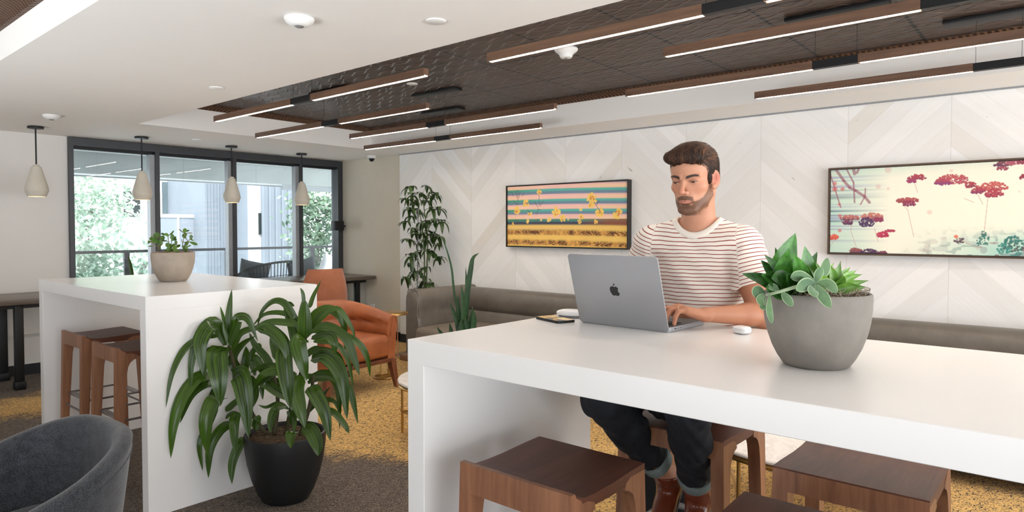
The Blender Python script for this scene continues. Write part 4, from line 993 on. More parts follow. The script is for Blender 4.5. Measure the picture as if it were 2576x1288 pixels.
DR = [  # traced leaves : points, width px, depth at start, middle, end (toward camera negative)
 ([(505, 400), (500, 260), (515, 100)], 48, 0, 0, .02), ([(490, 380), (460, 270), (412, 185)], 22, .02, .02, .04), ([(505, 400), (480, 330), (468, 265)], 24, -.02, -.02, -.02),
 ([(480, 400), (420, 300), (340, 262), (230, 330), (170, 470), (165, 620)], 62, 0, .04, .06), ([(440, 350), (340, 350), (200, 400), (100, 520), (50, 690)], 46, -.02, -.05, -.05),
 ([(440, 300), (390, 310), (350, 400), (360, 555)], 92, -.05, -.13, -.16), ([(430, 310), (370, 265), (330, 255)], 34, 0, .02, .02), ([(400, 430), (310, 410), (245, 480), (238, 590)], 62, .04, .08, .10),
 ([(480, 410), (440, 450), (450, 580), (455, 725)], 118, -.06, -.17, -.19), ([(500, 400), (540, 300), (545, 255), (600, 260), (655, 380)], 60, -.02, -.06, -.08), ([(510, 420), (560, 340), (640, 310), (700, 320)], 46, .05, .08, .1),
 ([(400, 560), (300, 570), (200, 660), (140, 800), (125, 970)], 78, -.04, -.08, -.10), ([(410, 600), (330, 600), (230, 650), (150, 780)], 52, .0, -.02, -.04), ([(440, 600), (370, 640), (325, 720), (328, 810)], 72, .03, .06, .06),
 ([(470, 680), (420, 700), (380, 820), (385, 985)], 104, -.06, -.16, -.18), ([(430, 700), (380, 800), (300, 900), (320, 1050)], 46, 0, -.02, -.02), ([(520, 810), (450, 860), (400, 960), (390, 1110)], 62, -.04, -.10, -.12),
 ([(520, 600), (560, 560), (590, 700), (605, 895)], 112, -.06, -.15, -.19), ([(545, 760), (530, 820), (535, 985)], 64, -.08, -.13, -.15), ([(600, 890), (560, 930), (520, 1030), (515, 1140)], 66, -.06, -.12, -.15),
 ([(360, 870), (335, 900), (325, 920)], 14, 0, 0, 0), ([(480, 790), (520, 760), (570, 770)], 24, .02, .02, .02), ([(640, 850), (650, 800), (660, 770)], 50, -.1, -.12, -.1), ([(450, 740), (520, 700), (600, 660)], 44, .06, .08, .1),
 ([(560, 560), (500, 470), (560, 400), (640, 350)], 60, .06, .08, .1), ([(560, 570), (590, 470), (570, 400)], 50, .1, .1, .12), ([(640, 560), (620, 460), (660, 400), (670, 470)], 36, .1, .12, .12),
 ([(905, 360), (905, 260), (908, 160)], 84, -.02, -.03, -.04), ([(895, 340), (890, 250), (900, 135)], 50, .03, .03, .04), ([(900, 200), (895, 130), (880, 92)], 22, 0, 0, 0), ([(930, 200), (950, 140), (990, 55)], 30, 0, .01, .03),
 ([(890, 360), (850, 260), (800, 180), (740, 165), (680, 215), (650, 300)], 44, .02, .05, .06), ([(880, 330), (820, 240), (700, 232), (620, 300)], 34, .06, .08, .1), ([(870, 290), (800, 280), (700, 280), (600, 330)], 50, -.02, -.02, 0),
 ([(800, 470), (790, 380), (700, 300), (650, 305)], 66, -.05, -.10, -.10), ([(650, 305), (730, 330), (790, 400), (823, 505)], 62, -.10, -.13, -.14), ([(860, 400), (840, 300), (815, 190), (850, 190)], 60, .05, .07, .07), ([(900, 360), (860, 300), (850, 230)], 50, .02, .02, .02),
 ([(870, 440), (800, 440), (810, 600), (825, 735)], 100, -.05, -.15, -.18), ([(910, 370), (870, 380), (890, 480), (915, 590)], 96, -.08, -.15, -.16), ([(880, 560), (860, 640), (880, 740), (905, 840)], 84, -.10, -.16, -.18),
 ([(930, 340), (960, 240), (1040, 210), (1110, 280), (1120, 440)], 60, .02, .05, .06), ([(940, 330), (1000, 250), (1080, 205), (1150, 300), (1175, 370)], 34, .0, .02, .03), ([(940, 330), (1020, 300), (1120, 360), (1170, 480), (1195, 560)], 58, -.04, -.06, -.07),
 ([(940, 360), (1030, 350), (1060, 390), (1065, 450)], 60, -.06, -.10, -.10), ([(950, 380), (1060, 390), (1130, 470), (1165, 640)], 36, 0, .02, .03), ([(960, 330), (1100, 340), (1200, 400), (1240, 480), (1252, 570)], 42, .04, .06, .08),
 ([(940, 470), (1020, 460), (1100, 570), (1130, 795)], 96, -.05, -.10, -.13), ([(930, 440), (1000, 430), (1080, 460), (1130, 560)], 50, .02, .02, .02), ([(920, 600), (1010, 560), (1080, 620), (1090, 850)], 52, .06, .08, .08),
 ([(930, 620), (960, 660), (1010, 760), (1040, 910)], 84, -.08, -.13, -.15), ([(940, 560), (1040, 560), (1140, 640), (1188, 820)], 58, .04, .04, .04), ([(1000, 740), (1060, 760), (1120, 830), (1140, 870)], 40, -.02, -.04, -.05),
 ([(900, 560), (1000, 580), (1080, 560)], 40, .08, .1, .1), ([(940, 730), (1000, 690), (1060, 700), (1090, 760)], 30, .05, .05, .05), ([(920, 750), (970, 700), (1040, 620)], 40, .1, .12, .12),
 ([(820, 690), (700, 600), (740, 550), (620, 640)], 60, .02, -.04, -.06), ([(860, 560), (760, 540), (680, 560), (620, 650)], 58, -.04, -.08, -.09), ([(800, 640), (740, 590), (680, 620), (680, 690)], 46, .05, .06, .06), ([(780, 520), (700, 510), (610, 545)], 44, .06, .08, .1),
 ([(820, 740), (760, 710), (700, 730), (655, 718)], 26, 0, -.02, -.04), ([(800, 720), (750, 740), (725, 800), (720, 868)], 56, -.06, -.12, -.14), ([(810, 750), (830, 780), (840, 790)], 20, 0, 0, 0), ([(830, 820), (850, 760), (830, 700)], 50, -.1, -.12, -.12),
 ([(850, 860), (830, 880), (830, 950)], 66, -.14, -.18, -.20), ([(900, 830), (940, 860), (970, 930), (975, 990)], 82, -.12, -.19, -.22), ([(845, 760), (850, 820), (845, 870)], 30, -.1, -.13, -.15), ([(920, 760), (960, 700), (1000, 640)], 30, .1, .1, .1),
 ([(740, 560), (700, 470), (640, 400), (600, 330)], 46, .08, .1, .12), ([(760, 480), (740, 400), (720, 350)], 50, .1, .12, .12), ([(700, 560), (640, 470), (600, 480)], 50, .1, .12, .12), ([(620, 560), (640, 660), (620, 740)], 60, .06, .1, .12), ([(880, 480), (960, 420), (1000, 440)], 44, .1, .12, .14), ([(820, 480), (780, 360), (760, 330)], 44, .1, .1, .1)]
lm = LMB()
for pts, w, d0, d1, d2 in DR:
    n = len(pts); L3 = []
    for i, (x, y) in enumerate(pts):
        s = i/(n-1); dz = d0*(1-s)*(1-2*s)*1+4*s*(1-s)*d1+d2*s*(2*s-1) if n > 2 else d0+(d2-d0)*s
        p_ = DL(x, y, dz)
        if p_.y+3.09 > 3.34: p_.y = 3.34-3.09-rnd.uniform(0, .01)
        L3.append(p_)
    lm.leaf(L3, w/2.118/CAM_F*DD*.92, .22, 7, 22, strap, up=-_fw*.8+Vector((0, 0, .6)), rnd=rnd.random(), roll=rnd.uniform(-.15, .15))
M['dracaena'] = leaf_mat('dracaena_leaf', (16, 40, 10), (76, 108, 30), .22, stripes=20, trans=.10)
lm.build('leaves', M['dracaena'], dp)

# snake plant standing on the marble table
sp_ = empty('snake_plant', (3.19, 3.14, .396), 0, 'snake plant with upright banded leaves seen above the left end of the front table', 'potted plant')
MB().lathe([(0, .0), (.075, .0), (.09, .01), (.105, .10), (.108, .19), (.104, .20), (.098, .19), (.098, .17), (0, .165)], n=48).build('pot', M['pot_black'], sp_, 50)
MB().lathe([(0, .178), (.099, .172)], n=24).build('soil', M['soil'], sp_, 60)
SD = (Vector((3.19, 3.14, .8))-Vector((0, 0, CAM_H))).dot(_fw)
SP = lambda x, y, dz=0: W2L(sp_, at(960+x/2.8, 420+y/2.8, SD+dz))
lm = LMB(); sw = lambda t: max(0., min(1, .55+t*1.6))*(1-max(0, (t-.45)/.55)**2.0)
for pts, w, d in [([(575, 1240), (590, 1100), (605, 880), (628, 720), (645, 640), (690, 604)], 34, 0), ([(560, 1240), (555, 1050), (520, 940), (505, 830), (490, 700), (450, 560), (405, 465)], 15, .05), ([(590, 1240), (600, 1000), (598, 850), (592, 700)], 20, .04),
                  ([(570, 1240), (575, 1050), (572, 920), (558, 825)], 26, -.03), ([(550, 1240), (545, 1100), (540, 1000), (533, 890)], 34, .02), ([(545, 1240), (530, 1100), (505, 1020), (476, 945)], 24, -.04), ([(600, 1240), (630, 1100), (640, 1040), (640, 985)], 32, .02),
                  ([(605, 1240), (640, 1160), (652, 1080), (654, 1010)], 34, -.02), ([(520, 1250), (495, 1180), (478, 1095)], 30, .0), ([(500, 1260), (440, 1200), (385, 1122)], 28, -.05), ([(570, 1240), (565, 1140), (560, 1080)], 44, -.06), ([(590, 1240), (600, 1140), (590, 1060)], 40, -.05)]:
    n = len(pts); lm.leaf([SP(x, y, d) for x, y in pts], w/2.8/CAM_F*SD*1.15, .18, 7, 26, sw, up=-_fw, rnd=rnd.random(), thick=.003)
lm.build('leaves', leaf_mat('snake_leaf', (16, 42, 20), (48, 84, 42), .35, bands=16, trans=.05, tip=(150, 140, 70), tipw=.93), sp_)

# schefflera in the corner behind the sofa arm
sh = empty('schefflera', (4.985, 5.44, 0), 0, 'tall slender schefflera on a stake in a black pot behind the sofa arm', 'potted plant')
MB().lathe([(0, .0), (.12, .0), (.14, .01), (.165, .18), (.175, .345), (.170, .35), (.162, .345), (.160, .31), (0, .305)], n=48).build('pot', M['pot_black'], sh, 50)
MB().lathe([(0, .325), (.161, .318)], n=24).build('soil', M['soil'], sh, 60)
HD = (Vector((4.985, 5.44, 1.2))-Vector((0, 0, CAM_H))).dot(_fw)
HP = lambda x, y, dz=0: W2L(sh, at(960+x/2.8, 420+y/2.8, HD+dz))
MB().tube([HP(258, 250, .0), HP(250, 1130, .0)], .006, 8).build('stake', plain('stake_grey', (120, 122, 122), .5), sh)
stm = MB(); S1 = [(290, 180), (300, 300), (322, 480), (322, 640), (312, 860), (300, 1130)]; S2 = [(250, 220), (285, 420), (300, 600), (300, 860), (290, 1130)]
for S_ in (S1, S2): stm.tube(smooth_pts([HP(x, y, .02) for x, y in S_], 24), [.004+.0003*k for k in range(24)], 8)
lm = LMB(); lf_ = lambda t: max(0, math.sin(PI*min(1, .04+.96*t)))**.75
for cx, cy, sz in [(200, 140, 52), (325, 140, 45), (170, 225, 44), (215, 200, 50), (285, 190, 44), (375, 190, 50), (240, 245, 50), (320, 240, 50), (350, 215, 40), (200, 300, 50), (255, 305, 45), (355, 295, 50), (405, 295, 52), (165, 385, 46), (205, 350, 42), (290, 395, 48), (335, 385, 50), (375, 375, 45), (425, 385, 48), (225, 435, 42), (190, 510, 48),
                   (240, 470, 44), (285, 465, 40), (350, 470, 60), (395, 490, 55), (395, 545, 34), (310, 520, 44), (262, 540, 34), (205, 630, 55), (250, 600, 42), (330, 590, 48), (365, 610, 58), (405, 640, 46), (205, 690, 42), (245, 735, 52), (300, 710, 44), (170, 785, 46), (215, 765, 40), (300, 800, 58), (335, 825, 50), (255, 855, 34)]:
    dz = rnd.uniform(-.10, .07); C_ = HP(cx, cy, dz); k = .0112*sz/50
    near = min(smooth_pts([HP(x, y, .02) for x, y in S1+[]], 30)+smooth_pts([HP(x, y, .02) for x, y in S2], 30), key=lambda p: (p-C_-Vector((0, 0, -.07))).length)
    mid = near.lerp(C_, .5)+Vector((0, 0, .015)); stm.tube([near, mid, C_], .0016, 5)
    nl = rnd.choice((6, 7, 7)); a0 = rnd.uniform(0, 6)
    tl_ = Matrix.Rotation(rnd.uniform(-.7, .7), 3, 'X') @ Matrix.Rotation(rnd.uniform(-.7, .7), 3, 'Y')
    for j in range(nl):
        a = a0+2*PI*j/nl; h = tl_ @ Vector((math.cos(a), math.sin(a), 0)); l = sz*.0027*rnd.uniform(.85, 1.15)
        tip = C_+h*l*.72+Vector((0, 0, -l*rnd.uniform(.30, .75))); md = C_+h*l*.52+Vector((0, 0, -l*.12))
        lm.leaf([C_, C_+h*l*.16+Vector((0, 0, .004)), md, tip], l*.33, .12, 5, 9, lf_, rnd=rnd.random(), up=Vector((0, 0, 1))+h*.6)
stm.build('stem', plain('schefflera_stem', (84, 96, 60), .7), sh, 180)
lm.build('leaves', leaf_mat('schefflera_leaf', (24, 46, 20), (66, 90, 42), .35, trans=.1), sh)

# black ottoman glimpsed between the man's legs
ot = empty('ottoman', (2.78, 1.42, 0), math.radians(20), 'black upholstered ottoman with a wooden rim glimpsed between the legs of the seated man', 'ottoman')
MB().rbox(-.17, .17, -.17, .17, .09, .565, .03, 4).build('upholstery', plain('black_cloth', (16, 17, 18), .9), ot, 60)
MB().rbox(-.18, .18, -.18, .18, .565, .59, .008, 2).build('rim', M['chair_wood'], ot, 30)
for sx in (-1, 1):
    for sy in (-1, 1): MB().rbox(sx*.13-.018, sx*.13+.018, sy*.13-.018, sy*.13+.018, 0, .10, .004, 1).build('leg', M['chair_wood'], ot, 30)
# ------------------------------------------------------------------ balcony and neighbours beyond the glass
def onY(px, py, Yv):
    d = at(px, py, 1)-Vector((0, 0, CAM_H)); t = Yv/d.y
    return Vector((d.x*t, Yv, CAM_H+d.z*t))
M['out_white'] = plain('render_white', (206, 208, 208), .8, var=.02, vscale=2)
M['out_conc'] = plain('balcony_concrete', (176, 182, 182), .85, var=.08, vscale=2)
M['out_grey'] = plain('siding_grey', (112, 120, 130), .7, var=.03, vscale=2)
M['out_panel'] = plain('balcony_panel', (122, 130, 140), .7, var=.03, vscale=2)
M['out_dark'] = plain('dark_opening', (34, 42, 44), .3, var=.1)
M['out_glass'] = plain('window_pane_out', (84, 98, 104), .12, var=.15, vscale=1)
M['rattan'] = plain('black_rattan', (34, 36, 38), .6, var=.2, vscale=30)
struct(MB().box(-2.5, 9.5, YB+.12, 10.7, -.12, -.02), 'balcony_floor', plain('deck', (150, 152, 150), .8))
struct(MB().box(-2.5, 9.5, YB+.12, 10.7, 2.44, 2.62).box(-2.5, 9.5, 10.36, 10.70, 2.15, 2.44), 'balcony_ceiling', M['out_conc'])
struct(MB().box(-2.5, 9.5, 10.70, 10.75, 2.13, 2.19).box(7.25, 7.40, 10.35, 10.5, -.02, 2.15).box(6.2, 9.5, 10.38, 10.44, 2.06, 2.14), 'trim_5', M['grey_metal'])
struct(MB().box(5.56, 5.72, YB+.12, 7.95, -.02, 2.44), 'balcony_wall', M['out_white'])
rl = empty('balcony_railing', (3.5, 10.42, 0), 0, 'dark metal balcony railing with clear infill outside the windows', 'railing')
MB().box(-5.5, 5.8, -.03, .03, 1.045, 1.085).build('top_rail', M['frame_metal'], rl, 0)
for px in (318, 572, 786, 235-200, 1000):
    X = onY(px, 640, 10.42).x-3.5
    MB().box(X-.035, X+.035, -.025, .025, -.02, 1.045).build('post', M['frame_metal'], rl, 0)
MB().box(-5.5, 5.8, -.006, .0, .06, 1.04).build('infill', glass_mat('railing_glass', 1.2, (.97, .98, .98)), rl, 0)
# neighbouring building
Yn = 17.0
nb = empty('neighbour_building', (4, Yn, 0), 0, 'white rendered neighbour building with grey boarded bays seen through the windows', 'building')
def NB(px0, px1, py0, py1, Yv, dep, name, mat, parent=nb, par=True):
    a = onY(px0, py1, Yv); b = onY(px1, py0, Yv)
    pl = Vector((4, Yn, 0)) if par else Vector((0, 0, 0))
    z0 = min(a.z, b.z); z1 = max(a.z, b.z)
    return MB().box(a.x-pl.x, b.x-pl.x, Yv-pl.y, Yv+dep-pl.y, z0, z1).build(name, mat, parent, 0)
NB(262, 780, 380, 760, 17.0, 3, 'wall', M['out_white'])
w1 = NB(405, 458, 460, 545, 16.97, .05, 'window', M['out_glass']); w1b = NB(492, 521, 463, 545, 16.97, .04, 'dark_recess', M['out_dark'])  # second slab is plain dark colour standing for a shaded recess
for x in (404, 429, 457): NB(x, x+3, 458, 547, 16.95, .05, 'window_frame', M['out_white'])
NB(312, 352, 482, 545, 16.97, .05, 'window', M['out_dark'])
for x0_, x1_ in ((405, 448), (451, 502)): NB(x0_, x1_, 546, 640, 15.6, .08, 'balcony_panel', M['out_panel'])
NB(402, 506, 540, 547, 15.58, .12, 'balcony_rail', M['out_white']); NB(448.5, 451, 545, 655, 15.57, .1, 'balcony_post', M['out_white']); NB(502, 506, 545, 655, 15.57, .1, 'balcony_post', M['out_white'])
NB(402, 506, 640, 655, 15.6, 1.2, 'balcony_slab', M['out_white'])
def siding(px0, px1, py0, py1, Yv, dep, n):
    a = onY(px0, py1, Yv); b = onY(px1, py0, Yv); m = MB(); m.box(a.x-4, b.x-4, Yv-Yn, Yv+dep-Yn, a.z, b.z)
    for k in range(n+1):
        x = a.x-4+(b.x-a.x)*k/n; m.box(x-.025, x+.025, Yv-Yn-.03, Yv-Yn, a.z, b.z)
    m.build('boarded_bay', M['out_grey'], nb, 0)
siding(520, 577, 380, 760, 15.0, 3, 4)
siding(664, 740, 380, 760, 13.6, 2.2, 5)
NB(643, 666, 380, 760, 13.7, .3, 'corner_trim', M['out_white'])
NB(600, 640, 478, 760, 16.0, .9, 'wall', M['out_white'])
NB(604, 619, 536, 630, 15.95, .05, 'window', M['out_glass']); NB(623, 641, 533, 630, 15.95, .05, 'window', M['out_glass']); NB(652, 657, 536, 590, 13.66, .05, 'vent', M['out_dark'])
# planting beyond the railing
def tree(name, label, px0, px1, py0, py1, Yv, dep, n, seed, mat, lw=.16):
    rs = random.Random(seed); a = onY(px0, py1, Yv); b = onY(px1, py0, Yv); cx, cz = (a.x+b.x)/2, (a.z+b.z)/2; rx, rz = (b.x-a.x)/2, (b.z-a.z)/2
    o = empty(name, (cx, Yv+dep/2, -.5), 0, label, 'tree', 'trees beyond the balcony')
    MB().tube(smooth_pts([(0, 0, 0), (.1, 0, cz*.4), (-.05, 0, cz), (.1, .1, cz+rz*.6)], 10), [.10-.006*k for k in range(10)], 8).build('trunk', plain('bark', (110, 104, 98), .9), o)
    cl = [(rs.uniform(-1, 1)*rx, rs.uniform(-1, 1)*dep/2, cz+.5+rs.uniform(-1, 1)*rz, rs.uniform(.22, .5)) for _ in range(n//28)]
    v = []; f = []
    for k in range(n):
        c = rs.choice(cl); g = lambda: rs.gauss(0, .55)
        p = Vector((c[0]+g()*c[3], c[1]+g()*c[3], c[2]+g()*c[3]))
        d = Vector((rs.uniform(-1, 1), rs.uniform(-1, 1), rs.uniform(-1, .6))).normalized(); s = d.orthogonal().normalized(); s.rotate(Matrix.Rotation(rs.uniform(0, 6), 3, d))
        l = lw*rs.uniform(.6, 1.3); i = len(v)
        v += [p, p+d*l*.5+s*l*.24, p+d*l, p+d*l*.5-s*l*.24]; f.append((i, i+1, i+2, i+3))
    MB().add(v, f).build('foliage', mat, o, 0, fix=False)
    return o
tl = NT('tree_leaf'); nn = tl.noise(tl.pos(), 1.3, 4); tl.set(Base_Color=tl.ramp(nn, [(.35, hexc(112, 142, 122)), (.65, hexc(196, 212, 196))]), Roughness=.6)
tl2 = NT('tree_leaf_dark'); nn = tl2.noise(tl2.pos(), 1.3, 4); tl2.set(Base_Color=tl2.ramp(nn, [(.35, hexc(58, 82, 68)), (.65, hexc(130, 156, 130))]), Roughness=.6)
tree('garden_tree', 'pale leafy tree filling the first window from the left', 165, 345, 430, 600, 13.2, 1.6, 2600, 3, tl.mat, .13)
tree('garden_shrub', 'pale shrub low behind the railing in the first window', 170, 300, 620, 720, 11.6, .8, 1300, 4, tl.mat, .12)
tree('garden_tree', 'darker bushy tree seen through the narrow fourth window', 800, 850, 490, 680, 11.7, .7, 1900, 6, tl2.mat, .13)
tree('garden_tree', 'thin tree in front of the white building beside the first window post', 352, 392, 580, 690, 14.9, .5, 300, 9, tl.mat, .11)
# outdoor seats
def cushion(m, w, h, t, M_=None, n=14):
    rings = []
    for i in range(n+1):
        u = -1+2*i/n; r = []
        for j in range(24):
            a = 2*PI*j/24; cx, cz = math.cos(a), math.sin(a)
            k = (1-abs(u)**2.6)**.42
            sx = math.copysign(abs(cx)**.42, cx); sz = math.copysign(abs(cz)**.9, cz)
            r.append(Vector((w/2*sx*(.90+.10*abs(u)), t/2*sz*k, h/2*u*(1+.07*abs(sx)**4))))
        rings.append(r)
    if M_ is not None: rings = [[M_ @ p for p in r] for r in rings]
    return m.loft(rings, True, True)
def wicker(name, c, w, zt_, label, rz):
    o = empty(name, (c[0], c[1], -.02), rz, label, 'outdoor seat', None)
    top = [(w/2*math.sin(t), .38*math.cos(t)-.05, zt_-.30*(abs(t)/1.9)**2.2) for t in [-1.9+3.8*k/40 for k in range(41)]]
    bot = [(x*.86, y*.86, .36) for x, y, z in top]
    MB().tube(top, .016, 8).build('top_rail', M['rattan'], o)
    MB().tube(bot, .014, 8).build('seat_rail', M['rattan'], o)
    r = MB()
    for k in range(0, 41): r.tube([top[k], bot[k]], .006, 6)
    for s in (.35, .65):
        r.tube([Vector(a).lerp(Vector(b), s) for a, b in zip(top, bot)], .005, 6)
    r.build('ribs', M['rattan'], o)
    MB().rbox(-w*.40, w*.40, -.30, .22, .30, .46, .05, 4).build('seat_cushion', plain('outdoor_grey', (86, 90, 94), .9), o, 60)
    for sx in (-1, 1):
        for y in (-.25, .22): MB().tube([(sx*w*.34, y, .35), (sx*w*.38, y*1.1, 0)], .014, 8).build('leg', M['rattan'], o)
    return o
pS = onY(690, 700, 9.0)
wk = wicker('wicker_sofa', (pS.x+.0, 9.15), 1.28, .93, 'black wicker sofa on the balcony in front of the third window', math.radians(200))
pc = onY(795, 670, 8.9)
wicker('wicker_chair', (pc.x+.16, 8.75), .72, .93, 'black wicker chair with a white pillow outside the narrow window', math.radians(235))
pl_ = empty('pillow', (pc.x+.02, 8.58, .78), math.radians(20), 'white pillow on the wicker chair outside the narrow window', 'pillow')
cushion(MB(), .46, .40, .16, Matrix.Rotation(math.radians(12), 4, 'X') @ Matrix.Rotation(math.radians(16), 4, 'Y')).build('cover', plain('pillow_white', (226, 228, 232), .9), pl_, 60)
for dx, a, lab in ((-.36, 12, 'dark grey pillow at the left end of the wicker sofa'), (.42, -10, 'dark grey pillow at the right end of the wicker sofa')):
    k = empty('pillow', (pS.x+dx, 8.93, .71), math.radians(8), lab, 'pillow', 'dark pillows on the wicker sofa')
    cushion(MB(), .50, .42, .14, Matrix.Rotation(math.radians(a), 4, 'Y')).build('cover', plain('pillow_dark', (70, 74, 78), .9), k, 60)
p3 = onY(505, 690, 8.8)
wicker('wicker_chair', (p3.x-.1, 8.5), .60, .80, 'black wicker chair mostly hidden behind the table with the jade plant', math.radians(190))
# small snake plant on the desk, its leaf tip rising above the back table
s2 = empty('snake_plant', (onY(330, 700, 7.2).x, 7.2, .7905), 0, 'snake plant leaf tips rising from the desk in the first window', 'potted plant')
MB().lathe([(0, 0), (.05, 0), (.062, .08), (.058, .082), (.05, .07), (0, .07)], n=32).build('pot', M['pot_black'], s2, 50)
ZZ_ = (Vector((s2.location.x, 7.2, 1.0))-Vector((0, 0, CAM_H))).dot(_fw)
lm = LMB()
for pts, w in (([(336, 722), (334, 700), (329, 668), (322, 640)], 10), ([(340, 724), (345, 715), (347, 700)], 9), ([(332, 724), (326, 718), (322, 708)], 9)):
    lm.leaf([W2L(s2, at(x, y, ZZ_)) for x, y in pts], w/CAM_F*ZZ_, .2, 5, 14, sw, up=-_fw, rnd=.3)
lm.build('leaves', M['dracaena'], s2)
# ------------------------------------------------------------------ implicit surfaces for the figure
class Grid:
    def __init__(s, xs, ys, zs): s.x, s.y, s.z = xs, ys, zs
def axis_(a, b, h, fine=()):
    out = [a]
    while out[-1] < b:
        x = out[-1]; st = h
        for f0, f1, hf in fine:
            if f0 <= x < f1: st = hf
        out.append(x+st)
    return np.array(out)
def smin(a, b, k):
    h = np.clip(.5+.5*(b-a)/k, 0, 1); return b*(1-h)+a*h-k*h*(1-h)
def smax(a, b, k): return -smin(-a, -b, k)
def seg_rc(p, q, r0, r1):
    p, q = np.array(p, float), np.array(q, float); D = q-p; L2 = D@D
    def f(x, y, z):
        t = np.clip(((x-p[0])*D[0]+(y-p[1])*D[1]+(z-p[2])*D[2])/L2, 0, 1)
        return np.sqrt((x-p[0]-t*D[0])**2+(y-p[1]-t*D[1])**2+(z-p[2]-t*D[2])**2)-(r0+(r1-r0)*t)
    m = max(r0, r1)
    return f, (np.minimum(p, q)-m, np.maximum(p, q)+m)
def ell(c, r, R=None):
    c = np.array(c, float); r = np.array(r, float); R = np.eye(3) if R is None else np.array(R, float)   # rows = local axes
    def f(x, y, z):
        dx, dy, dz = x-c[0], y-c[1], z-c[2]
        u = [(R[i, 0]*dx+R[i, 1]*dy+R[i, 2]*dz)/r[i] for i in range(3)]
        k0 = np.sqrt(u[0]**2+u[1]**2+u[2]**2); k1 = np.sqrt((u[0]/r[0])**2+(u[1]/r[1])**2+(u[2]/r[2])**2)
        return k0*(k0-1)/np.maximum(k1, 1e-6)
    ext = np.sqrt(((R*r[:, None])**2).sum(0))
    return f, (c-ext, c+ext)
def surface(ops, G, slab=20, margin=.012, post=None):
    """ops : (prim, smoothness, sign).  dual contouring style net over a rectilinear grid."""
    X, Y, Z = G.x, G.y, G.z; nx, ny, nz = len(X), len(Y), len(Z)
    ids, poss, quads = [], [], []
    for k0 in range(0, nz-1, slab):
        a, b = max(0, k0-1), min(nz, k0+slab+2); zz = Z[a:b]
        d = np.full((nx, ny, b-a), .05, np.float32)
        for (f, (lo, hi)), k, sg in ops:
            mg = margin+k
            i0, i1 = np.searchsorted(X, [lo[0]-mg, hi[0]+mg]); j0, j1 = np.searchsorted(Y, [lo[1]-mg, hi[1]+mg]); l0, l1 = np.searchsorted(zz, [lo[2]-mg, hi[2]+mg])
            if i0 >= i1 or j0 >= j1 or l0 >= l1: continue
            v = f(X[i0:i1, None, None], Y[None, j0:j1, None], zz[None, None, l0:l1]).astype(np.float32)
            s_ = d[i0:i1, j0:j1, l0:l1]
            d[i0:i1, j0:j1, l0:l1] = smin(s_, v, k) if sg > 0 else smax(s_, -v, k)
        if post is not None: d = post(d, X[:, None, None], Y[None, :, None], zz[None, None, :])
        neg = d < 0
        if not neg.any(): continue
        c = np.zeros((nx-1, ny-1, b-a-1), np.int8)
        for dx in (0, 1):
            for dy in (0, 1):
                for dz in (0, 1): c += neg[dx:nx-1+dx, dy:ny-1+dy, dz:b-a-1+dz]
        act = np.argwhere((c > 0) & (c < 8)); 
        if len(act) == 0: continue
        I, J, K = act.T; acc = np.zeros((len(act), 3)); cnt = np.zeros(len(act))
        cor = [(0, 0, 0), (1, 0, 0), (0, 1, 0), (1, 1, 0), (0, 0, 1), (1, 0, 1), (0, 1, 1), (1, 1, 1)]
        for p, q in ((0, 1), (2, 3), (4, 5), (6, 7), (0, 2), (1, 3), (4, 6), (5, 7), (0, 4), (1, 5), (2, 6), (3, 7)):
            P, Q = cor[p], cor[q]; dp = d[I+P[0], J+P[1], K+P[2]]; dq = d[I+Q[0], J+Q[1], K+Q[2]]
            m = (dp < 0) != (dq < 0); t = np.where(m, dp/np.where(dp == dq, 1, dp-dq), 0)
            pp_ = np.stack([X[I+P[0]], Y[J+P[1]], zz[K+P[2]]], 1); qq_ = np.stack([X[I+Q[0]], Y[J+Q[1]], zz[K+Q[2]]], 1)
            acc += np.where(m[:, None], pp_+(qq_-pp_)*t[:, None], 0); cnt += m
        ids.append((I.astype(np.int64)*ny+J)*nz+(K+a)); poss.append(acc/cnt[:, None])
        def cid(i, j, k): return (i.astype(np.int64)*ny+j)*nz+(k+a)
        kl = k0-a; kh = min(k0+slab, nz-1)-a
        for ax in range(3):
            s0 = neg[:-1 if ax == 0 else None, :-1 if ax == 1 else None, :-1 if ax == 2 else None]
            s1 = neg[1 if ax == 0 else 0:, 1 if ax == 1 else 0:, 1 if ax == 2 else 0:]
            e = np.argwhere(s0 != s1); 
            if len(e) == 0: continue
            i, j, k = e.T; ok = (k >= kl) & (k < kh)
            if ax != 0: ok &= (i > 0)
            if ax != 1: ok &= (j > 0)
            if ax != 2: ok &= (k > 0)
            i, j, k = i[ok], j[ok], k[ok]; ng = s0[i, j, k]
            if ax == 0: q4 = [cid(i, j, k), cid(i, j-1, k), cid(i, j-1, k-1), cid(i, j, k-1)]
            elif ax == 1: q4 = [cid(i, j, k), cid(i, j, k-1), cid(i-1, j, k-1), cid(i-1, j, k)]
            else: q4 = [cid(i, j, k), cid(i-1, j, k), cid(i-1, j-1, k), cid(i, j-1, k)]
            q4 = np.stack(q4, 1); q4[~ng] = q4[~ng][:, ::-1]; quads.append(q4)
    ids = np.concatenate(ids); poss = np.concatenate(poss); quads = np.concatenate(quads)
    u, ix = np.unique(ids, return_index=True); P = poss[ix]; F = np.searchsorted(u, quads)
    F = np.clip(F, 0, len(u)-1); good = (u[F] == quads).all(1)
    return P, F[good]
def smooth_mesh(P, F, it=2, lam=.5):
    for _ in range(it):
        acc = np.zeros_like(P); n = np.zeros(len(P))
        for a, b in ((0, 1), (1, 2), (2, 3), (3, 0)):
            np.add.at(acc, F[:, a], P[F[:, b]]); np.add.at(acc, F[:, b], P[F[:, a]]); np.add.at(n, F[:, a], 1); np.add.at(n, F[:, b], 1)
        P = P+lam*(acc/np.maximum(n, 1)[:, None]-P)
    return P
